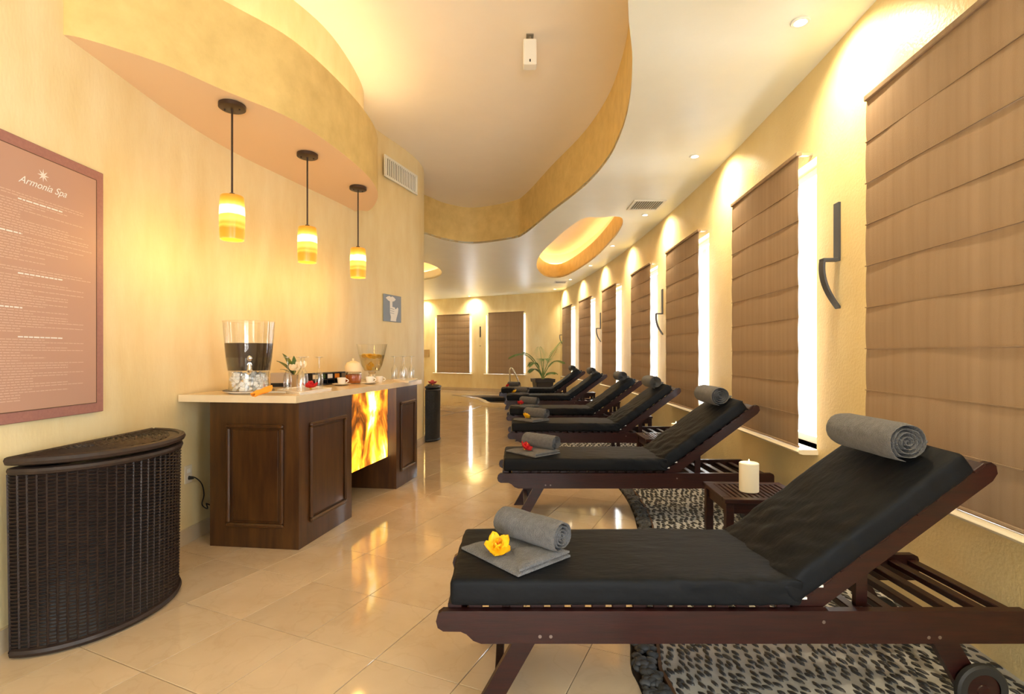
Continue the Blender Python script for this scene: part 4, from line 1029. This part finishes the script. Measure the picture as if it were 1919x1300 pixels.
# lemon water dispenser
t_ = cth('water_dispenser', 'glass dispenser of lemon water on a steel foot', 'dispenser', 697, 711.5)
q = MB(); q.lathe([(0, 0), (.075, 0), (.078, .006), (.05, .02), (.032, .06), (.040, .085), (0, .085)], 28); q.build('steel_foot', M['steel'], t_, True)
q = MB(); q.lathe([(0, .088), (.075, .090), (.105, .15), (.135, .27), (.152, .36), (.156, .363), (.153, .366), (.131, .27), (.101, .152), (.072, .095), (0, .094)], 36); q.build('glass_jar', M['glass'], t_, True)
q = MB(); q.lathe([(0, .096), (.071, .097), (.0995, .152), (.126, .255), (0, .255)], 32); q.build('water', M['lemonwater'], t_, 50)
sl = MB().lathe([(0, -.004), (.030, -.004), (.032, 0), (.030, .004), (0, .004)], 18).mesh('lemon_slice', M['lemon'], True); rr = random.Random(9)
for k in range(16):
    a = k * 2.4; r_ = .085 * math.sqrt((k + .5) / 16); o = link('lemon_slice', sl, t_, (r_ * math.cos(a), r_ * math.sin(a), .232 + .018 * rr.random()), (rr.uniform(-.7, .7), rr.uniform(-.7, .7), 0))
for k in range(5): o = link('lemon_slice', sl, t_, (rr.uniform(-.03, .03), rr.uniform(-.03, .03), .12 + k * .012), (rr.uniform(-1.2, 1.2), rr.uniform(-1, 1), 0))
q = MB(); q.tube([(.06, -.075, .12), (.075, -.10, .12), (.08, -.108, .10)], .009, 8); q.tube([(.075, -.10, .125), (.078, -.105, .165)], .005, 6); q.build('tap', M['steel'], t_, True)
# ================================================================== WALL PIECES ON THE LEFT
def on_left(y): 
    e = .02; x0, x1 = lw_x(y - e), lw_x(y + e); n = Vector((2 * e, -(x1 - x0))).normalized(); return (lw_x(y), y), math.atan2(n.y, n.x) - PI / 2
# board: local x runs to the viewer's left (towards -Y), local y out of the wall
PW, PH = .70, 1.235; yc = 2.69 - PW / 2
yc = 2.695 - PW / 2
BO = thing('notice_board', 'brown framed spa notice with pale text on the left wall', 'sign', (max(lw_x(yc + k * .1) for k in range(-4, 5)) + .002, yc, .955), -PI / 2)
X_ = lambda a: -PW / 2 + a          # a from the left of the board as one reads it
q = MB(); q.cbox(-PW / 2, PW / 2, 0, .014, 0, PH, .003); q.build('board', M['poster_border'], BO)
q = MB(); q.box(-PW / 2 + .05, PW / 2 - .05, .014, .0155, .05, PH - .05); q.build('sheet', M['poster'], BO)
q = MB()
for d_ in (.048,):
    for x0, x1, z0, z1 in ((-PW / 2 + d_, PW / 2 - d_, d_, d_ + .003), (-PW / 2 + d_, PW / 2 - d_, PH - d_ - .003, PH - d_), (-PW / 2 + d_, -PW / 2 + d_ + .003, d_, PH - d_), (PW / 2 - d_ - .003, PW / 2 - d_, d_, PH - d_)): q.box(x0, x1, .014, .0165, z0, z1)
q.build('inner_line', M['edging'], BO)
# viewed from the room local +x is to the reader's left, so mirror a reading coordinate r -> x = PW/2 - r
def textmesh(name, body, size, parent, loc, m, shear=0, align='CENTER'):
    cu = bpy.data.curves.new(name, 'FONT'); cu.body = body; cu.size = size; cu.shear = shear; cu.align_x = align; cu.extrude = .0004
    tmp = bpy.data.objects.new(name, cu); C.objects.link(tmp); bpy.context.view_layer.update()
    me = bpy.data.meshes.new_from_object(tmp.evaluated_get(bpy.context.evaluated_depsgraph_get())); bpy.data.objects.remove(tmp)
    me.materials.clear(); me.materials.append(m); o = link(name, me, parent, loc, (PI / 2, 0, PI)); return o
textmesh('heading_text', 'Armonia Spa', .046, BO, (0, .0172, PH - .195), M['print_silver'], .5)
q = MB()
for k in range(8):
    a = k * PI / 4; q.add([(.008 * math.cos(a - .5), .0165, PH - .13 + .008 * math.sin(a - .5)), (.030 * math.cos(a), .0165, PH - .13 + .030 * math.sin(a)), (.008 * math.cos(a + .5), .0165, PH - .13 + .008 * math.sin(a + .5)), (0, .0165, PH - .13)], [(0, 1, 2, 3)])
q.build('emblem', M['print_silver'], BO)
q = MB(); hq = MB(); rr = random.Random(21); z = PH - .245
def line(mb, r0, r1, z, h=.0030, wordy=True):
    r = r0
    while r < r1:
        w_ = rr.uniform(.010, .034); e = min(r + w_, r1); mb.box(PW / 2 - e, PW / 2 - r, .0158, .0164, z - h / 2 * rr.uniform(.8, 1.1), z + h / 2); r = e + .0045
blocks = [('p', 2), ('h', 1), ('l', 10), ('p', 2), ('b', 1), ('p', 1), ('l', 9), ('g', 2), ('p', 2), ('h', 1), ('l', 12), ('b', 1), ('l', 9), ('g', 1), ('h', 1), ('l', 24)]
zs = (PH - .245 - .085) / sum(n for _, n in blocks)
for kd, n in blocks:
    for k in range(n):
        if kd == 'p': line(q, .085, rr.uniform(.56, .62), z)
        elif kd == 'h': hq = MB(); line(hq, .23, .45, z, .006); hq.build('subheading_text', M['print_silver'], BO)['kind'] = 'stuff'
        elif kd == 'b': hq = MB(); line(hq, .085, .25, z, .006); hq.build('subheading_text', M['print_silver'], BO)['kind'] = 'stuff'
        elif kd == 'l': q.box(PW / 2 - .088, PW / 2 - .084, .0158, .0164, z - .002, z + .002); line(q, .10, rr.choice((.24, .30, .36, .48, .57)), z)
        z -= zs
q.build('body_text', M['print'], BO)['kind'] = 'stuff'
# hush sign
def wall_at_px(px):
    k = (px - CX) / F
    for p, r_ in zip(LW, LW[1:]):
        a, b = p.x - k * p.y, r_.x - k * r_.y
        if a * b <= 0 and p.y > 2: u = a / (a - b); return p.y + (r_.y - p.y) * u
    return 6.5
y0, y1 = wall_at_px(717), wall_at_px(750)
p0, p1 = Vector((lw_x(y0), y0)), Vector((lw_x(y1), y1)); w_ = (p1 - p0).length; c = (p0 + p1) / 2; n = Vector((p1.y - p0.y, -(p1.x - p0.x))).normalized()
s_ = F / c.y; zb = CH + (H0 - 603) / s_; hh = 50 / s_
SG = thing('quiet_sign', 'square blue grey sign of a finger held to lips on the curved wall', 'sign', (c.x + n.x * .006, c.y + n.y * .006, zb), math.atan2(n.y, n.x) - PI / 2)
q = MB(); q.cbox(-w_ / 2, w_ / 2, 0, .008, 0, hh, .002); q.build('plate', M['sign'], SG)
def flat(name, pts, z=.0092):
    q = MB(); Mx = Matrix(((w_ , 0, 0, 0), (0, 0, 1, 0), (0, hh, 0, 0), (0, 0, 0, 1))); q.prism([(.5 - a, b) for a, b in pts], .008, z, Mx); return q.build(name, M['sign_white'], SG)
flat('lips', [(.12, .86), (.22, .92), (.33, .95), (.40, .91), (.47, .95), (.58, .92), (.68, .85), (.58, .78), (.40, .74), (.24, .78)])
flat('finger', [(.36, .90), (.46, .90), (.48, .86), (.48, .56), (.35, .56), (.34, .86)], .0098)
flat('hand', [(.35, .57), (.62, .55), (.66, .48), (.70, .50), (.78, .57), (.83, .52), (.80, .36), (.70, .10), (.70, .03), (.38, .03), (.40, .18), (.35, .33)])
q = MB()
for zz in (.50, .42, .34):
    a = [(.36, zz), (.58, zz - .02), (.58, zz - .035), (.36, zz - .018)]; Mx = Matrix(((w_, 0, 0, 0), (0, 0, 1, 0), (0, hh, 0, 0), (0, 0, 0, 1))); q.prism([(.5 - x, y_) for x, y_ in a], .009, .0098, Mx)
q.build('knuckle_line', M['sign'], SG)
# wall vent
def vent(t_, w_, h_, nsl, vertical=True):
    f = .028; q = MB()
    for x0, x1, z0, z1 in ((-w_ / 2, w_ / 2, 0, f), (-w_ / 2, w_ / 2, h_ - f, h_), (-w_ / 2, -w_ / 2 + f, f, h_ - f), (w_ / 2 - f, w_ / 2, f, h_ - f)): q.cbox(x0, x1, 0, .018, z0, z1, .003)
    q.build('frame', M['vent'], t_); q = MB(); q.box(-w_ / 2 + f, w_ / 2 - f, .0, .003, f, h_ - f); q.build('backing', M['vent_dark'], t_)
    if vertical:
        sm = MB().box(-.004, .004, .003, .016, f, h_ - f).mesh('louver', M['vent'])
        for k in range(nsl): link('louver', sm, t_, (-w_ / 2 + f + (k + .5) * (w_ - 2 * f) / nsl, 0, 0), (0, 0, .5))
y0, y1 = wall_at_px(715), wall_at_px(777); p0, p1 = Vector((lw_x(y0), y0)), Vector((lw_x(y1), y1)); c = (p0 + p1) / 2; n = Vector((p1.y - p0.y, -(p1.x - p0.x))).normalized(); w_ = (p1 - p0).length
s0 = F / y0
t_ = thing('wall_vent', 'cream louvered air vent high on the curved left wall', 'vent', (c.x + n.x * .03, c.y + n.y * .03, CH + (H0 - 330) / s0), math.atan2(n.y, n.x) - PI / 2); vent(t_, w_, 41 / s0, 18)
# ceiling vents
for (pxs, lb) in ((((1175, 392), (1232, 392), (1247, 374), (1190, 374)), 'square louvered air vent in the ceiling above the right blinds'), (((1035, 530), (1058, 530), (1066, 526), (1043, 526)), 'small air vent in the ceiling near the far corner')):
    P = [at(px, py, ZC) for px, py in pxs]; c = Vector((sum(p[0] for p in P) / 4, sum(p[1] for p in P) / 4)); w_ = abs(P[1][0] - P[0][0]); h_ = min(.62, abs(P[2][1] - P[1][1]))
    t_ = thing('ceiling_vent', lb, 'vent', (c.x, c.y + h_ / 2, ZC)); q = MB(); f = .03
    for x0, x1, y0, y1 in ((-w_ / 2, w_ / 2, -h_, -h_ + f), (-w_ / 2, w_ / 2, -f, 0), (-w_ / 2, -w_ / 2 + f, -h_ + f, -f), (w_ / 2 - f, w_ / 2, -h_ + f, -f)): q.cbox(x0, x1, y0, y1, -.016, -.0005, .003)
    q.build('frame', M['vent'], t_); q = MB(); q.box(-w_ / 2 + f, w_ / 2 - f, -h_ + f, -f, -.003, -.0005); q.build('backing', M['vent_dark'], t_)
    sm = MB().box(-.004, .004, -h_ + f, -f, -.014, -.003).mesh('louver', M['vent']); nl = 12
    for k in range(nl): link('louver', sm, t_, (-w_ / 2 + f + (k + .5) * (w_ - 2 * f) / nl, 0, 0), (0, .5, 0)).location.z = 0
# speaker on the raised ceiling
sx, sy = at(993, 67, ZU)
t_ = thing('ceiling_speaker', 'small pale box hanging from the raised ceiling', 'speaker', (sx, sy, ZU - .26), 0)
q = MB(); q.cbox(-.055, .055, -.05, .05, 0, .21, .008); q.build('body', M['vent'], t_)
q = MB(); q.tube([(0, 0, .21), (0, 0, .259)], .012, 8); q.box(-.03, .03, -.03, .03, .252, .2595); q.build('bracket', M['vent_dark'], t_)
q = MB(); q.box(-.006, .006, -.0512, -.05, .018, .04); q.build('badge', M['black'], t_)
# outlet and cord
oy = wall_at_px(351); (wx, _), orz = on_left(oy); sO = F / oy
t_ = thing('wall_outlet', 'cream wall socket low on the left wall beside the cabinet', 'outlet', (wx + .002, oy, CH - (905 - H0) / sO), orz)
q = MB(); q.cbox(-.036, .036, 0, .007, 0, .118, .002); q.build('cover_plate', M['outlet'], t_)
for zz in (.035, .083): q = MB(); q.cbox(-.017, .017, .007, .009, zz - .014, zz + .014, .001); q.build('socket', M['white_frame'], t_)
zo = CH - (905 - H0) / sO; yo = oy
cd = smooth_path([(wx + .012, yo, zo + .035), (wx + .045, yo + .01, zo + .035), (wx + .06, yo + .06, zo - .02), (wx + .06, yo + .085, zo - .10), (wx + .05, yo + .08, zo - .165), (wx + .075, yo + .10, zo - .20), (wx + .05, yo + .13, zo - .175), (wx + .07, yo + .10, zo - .165), (wx + .08, yo + .15, zo - .20), (wx + .07, yo + .18, zo - .25)], 6)
t_ = thing('power_cord', 'black power cord plugged into the socket, hanging knotted beside the cabinet', 'cord', (0, 0, 0))
q = MB(); q.tube(cd, .004, 6); q.build('cable', M['black'], t_, True); q = MB(); q.tube([(wx + .010, yo, zo + .035), (wx + .04, yo + .005, zo + .035)], [.014, .009], 8); q.build('plug', M['black'], t_, True)
# ================================================================== HAMPERS
def hamper(label, loc, rz, a, b, H_, m, rows, stakes, sq=1.0):
    """half-round wicker hamper; flat side on local y axis line x=0, bulging to +x, half-length b, depth a"""
    t_ = thing('wicker_hamper', label, 'hamper', loc, rz)
    def E(th, k=1.0, z=0): return Vector((a * k * max(0, math.cos(th)) ** .92, b * k * math.sin(th), z))
    ns = stakes * 3; z0, z1 = .025, H_ - .075
    body = MB(); inner = [(E(-PI / 2 + PI * i / 40, .975)) for i in range(41)]
    body.prism([(p.x + .004, p.y) for p in inner], z0, z1); body.build('liner', M['black'], t_)
    q = MB(); rh = (z1 - z0) / rows
    for r in range(rows):
        pts = []
        z = z0 + rh * (r + .5)
        for i in range(ns + 1):
            u = i / ns; th = -PI / 2 + PI * u; ph = math.sin(PI * (stakes * u) + PI * (r % 2)); taper = 1 - .03 * (1 - (z - z0) / (z1 - z0))
            pts.append(E(th, taper, z) + Vector((math.cos(th), math.sin(th) * .8, 0)) * (.004 + .0065 * ph))
        n = len(pts); vs = []; fs = []
        for i, p in enumerate(pts):
            th = -PI / 2 + PI * i / ns; nn = Vector((math.cos(th), math.sin(th) * .8, 0)); h = rh * .44
            vs += [p + Vector((0, 0, h)) - nn * .002, p + nn * .0035, p - Vector((0, 0, h)) - nn * .002]
        for i in range(n - 1):
            for k in range(2): fs.append((i * 3 + k, i * 3 + k + 1, (i + 1) * 3 + k + 1, (i + 1) * 3 + k))
        q.add(vs, fs)
    o = q.build('woven_side', m, t_, 80, fix=False); o['kind'] = 'stuff'
    q = MB()
    for k in range(stakes + 1):
        th = -PI / 2 + PI * k / stakes; q.tube([E(th, .972, z0) + Vector((math.cos(th) * .003, math.sin(th) * .003, 0)), E(th, 1.0, z1) + Vector((math.cos(th) * .003, math.sin(th) * .003, 0))], .0045, 4)
    o = q.build('stake', m, t_, fix=False); o['kind'] = 'stuff'
    q = MB(); q.grid(12, 8, lambda u, v: (.002, b * (2 * u - 1) * .99, z0 + (z1 - z0) * v)); q.build('back_side', m, t_)
    def rimtube(name, k, z, r, sqz=1.0):
        pts = [E(-PI / 2 + PI * i / 48, k, z) for i in range(49)]; pts = [Vector((.012, p.y, p.z)) if p.x < .012 else p for p in pts]; pts.append(pts[0])
        q = MB(); q.tube(pts, r, 8, False, sqz); return q.build(name, m, t_, True)
    rimtube('base_rim', .985, .020, .018); rimtube('top_rim', 1.01, H_ - .062, .016)
    lid = rimtube('lid', 1.035, H_ - .018, .018, 1.0)
    q = MB(); kk = 16
    pr = [E(-PI / 2 + PI * i / 40, .99) for i in range(41)]; q.prism([(max(p.x, .01), p.y) for p in pr], H_ - .030, H_ - .012); q.build('lid_board', m, lid)
    q = MB()
    for k in range(3, 15):
        f = k / 15 * .93; pts = []
        for i in range(61):
            th = -PI / 2 + PI * i / 60; p = E(th, f, H_ - .010 + .003 * math.sin(i * 1.9 + k * PI)); p.x = max(p.x, .012) ; pts.append(p)
        q.tube(pts, .0065 if a > .3 else .006, 4)
    o = q.build('lid_weave', m, lid, 60, fix=False); o['kind'] = 'stuff'
    return t_
HM = hamper('large half-round dark wicker hamper against the left wall under the notice', (-2.07, 2.535, 0), 0, .345, .41, .832, M['wicker'], 96, 34)
hx, hy = -1.30, 7.86
HM2 = hamper('black wicker hamper behind the rounded wall corner, red flower on top', (-1.262, 7.60, 0), .12, .20, .24, .80, M['wicker2'], 60, 26)
flower('red flower lying on top of the far black hamper', M['pink'], (-1.16, 7.55, .805), .5, 1.3, 'flower on the hamper')
# ================================================================== FAR END
pY = 15.1; PX = (1017 - CX) * pY / F
t_ = thing('potted_palm', 'potted green palm in a square black planter in the far corner', 'plant', (PX, pY, 0), .2)
q = MB(); v = []
for hw, z in ((.20, 0), (.255, .44), (.29, .45), (.30, .545), (.27, .545), (.26, .46)): v.append((hw, z))
q.lathe([(h_ * 1.41, z) for h_, z in [(0, .0)] + v], 4, Matrix.Rotation(PI / 4, 4, 'Z')); q.build('planter', M['pot'], t_)
q = MB(); q.box(-.26, .26, -.26, .26, .48, .50); q.build('soil', M['soil'], t_)
def frond(base, h, reach, az, droop, n=18, ll=.34, name='frond'):
    pts = []; ca, sa = math.cos(az), math.sin(az)
    for i in range(15):
        u = i / 14; r_ = reach * u ** 1.5; z = base + h * math.sin(u * PI * .5 * (1 + droop)) / math.sin(PI * .5 * min(1, 1 + droop)) if False else base + h * u - droop * max(0, u - .45) ** 2 * 2.2
        pts.append(Vector((r_ * ca, r_ * sa, z)))
    q = MB(); q.tube(pts, [.012 * (1 - .8 * i / 14) + .002 for i in range(15)], 5)
    for k in range(n):
        u = .42 + .58 * k / (n - 1); i = u * 14; i0 = min(13, int(i)); p = pts[i0].lerp(pts[i0 + 1], i - i0); tg = (pts[i0 + 1] - pts[i0]).normalized(); sd = tg.cross(Vector((0, 0, 1))).normalized()
        L_ = ll * (1 - .55 * abs(2 * (k / (n - 1)) - .7))
        for s_ in (-1, 1):
            dv = (sd * s_ * .75 + tg * .55 + Vector((0, 0, -.12))).normalized(); up = Vector((0, 0, 1)); wv = dv.cross(up).normalized() * .017
            q.add([p, p + dv * L_ * .45 + wv, p + dv * L_ + Vector((0, 0, -.05)), p + dv * L_ * .45 - wv, p + dv * L_ * .45 + Vector((0, 0, .006))], [(0, 1, 4), (1, 2, 4), (2, 3, 4), (3, 0, 4)])
    return q.build(name, M['palm'], t_, fix=False)
for h, re, az, dr in ((1.25, .95, PI * .97, .85), (1.05, .55, 2.9, .35), (1.2, .62, .25, .10), (.9, .62, .0, .55), (.85, .45, 3.4, .6), (1.1, .35, 1.6, .2), (.55, .42, 3.3, .4), (.35, .40, .2, .2), (.30, .32, -.4, .1), (.95, .4, 4.6, .5)): frond(.5, h, re, az, dr)
for a in (0, 2.1, 4.2): q = MB(); q.tube([(.03 * math.cos(a), .03 * math.sin(a), .48), (.01 * math.cos(a), .01 * math.sin(a), .85)], [.022, .014], 6); q.build('trunk', M['stem'], t_)
# pool grab rail
rY = 14.3; rx = lambda px: (px - CX) * rY / F; rz = lambda py: CH - (py - H0) * rY / F
t_ = thing('grab_rail', 'curved steel grab rail standing by the plunge pool', 'handrail', (rx(955), rY, 0))
bx = rx(955); 
for dy in (0, .45):
    pts = smooth_path([(0, dy, 0.0), (0, dy, .45), (.01, dy, rz(694)), (rx(959) - bx, dy, rz(690)), (rx(963) - bx, dy, rz(695)), (rx(971) - bx, dy, rz(712)), (rx(975) - bx, dy, rz(724)), (rx(976) - bx, dy, .0)], 6)
    q = MB(); q.tube(pts, .022, 8); q.build('rail', M['steel'], t_, True)
tt_ = far_t(800); p = farp(tt_); s_ = F / p[1]
t_ = thing('wall_panel', 'small tan control box on the far wall', 'control box', (p[0] + fd.y * -.0, p[1], CH - (669 - H0) / s_), math.atan2(-fd.x, fd.y) * 0 + math.atan2(fd.x * 1, -fd.y) * 0 + frame_of(farp(tt_ - .1), farp(tt_ + .1), (0, -1))[1])
q = MB(); q.cbox(-.12, .12, 0, .06, 0, 14 / s_, .004); q.build('housing', M['tan'], t_)
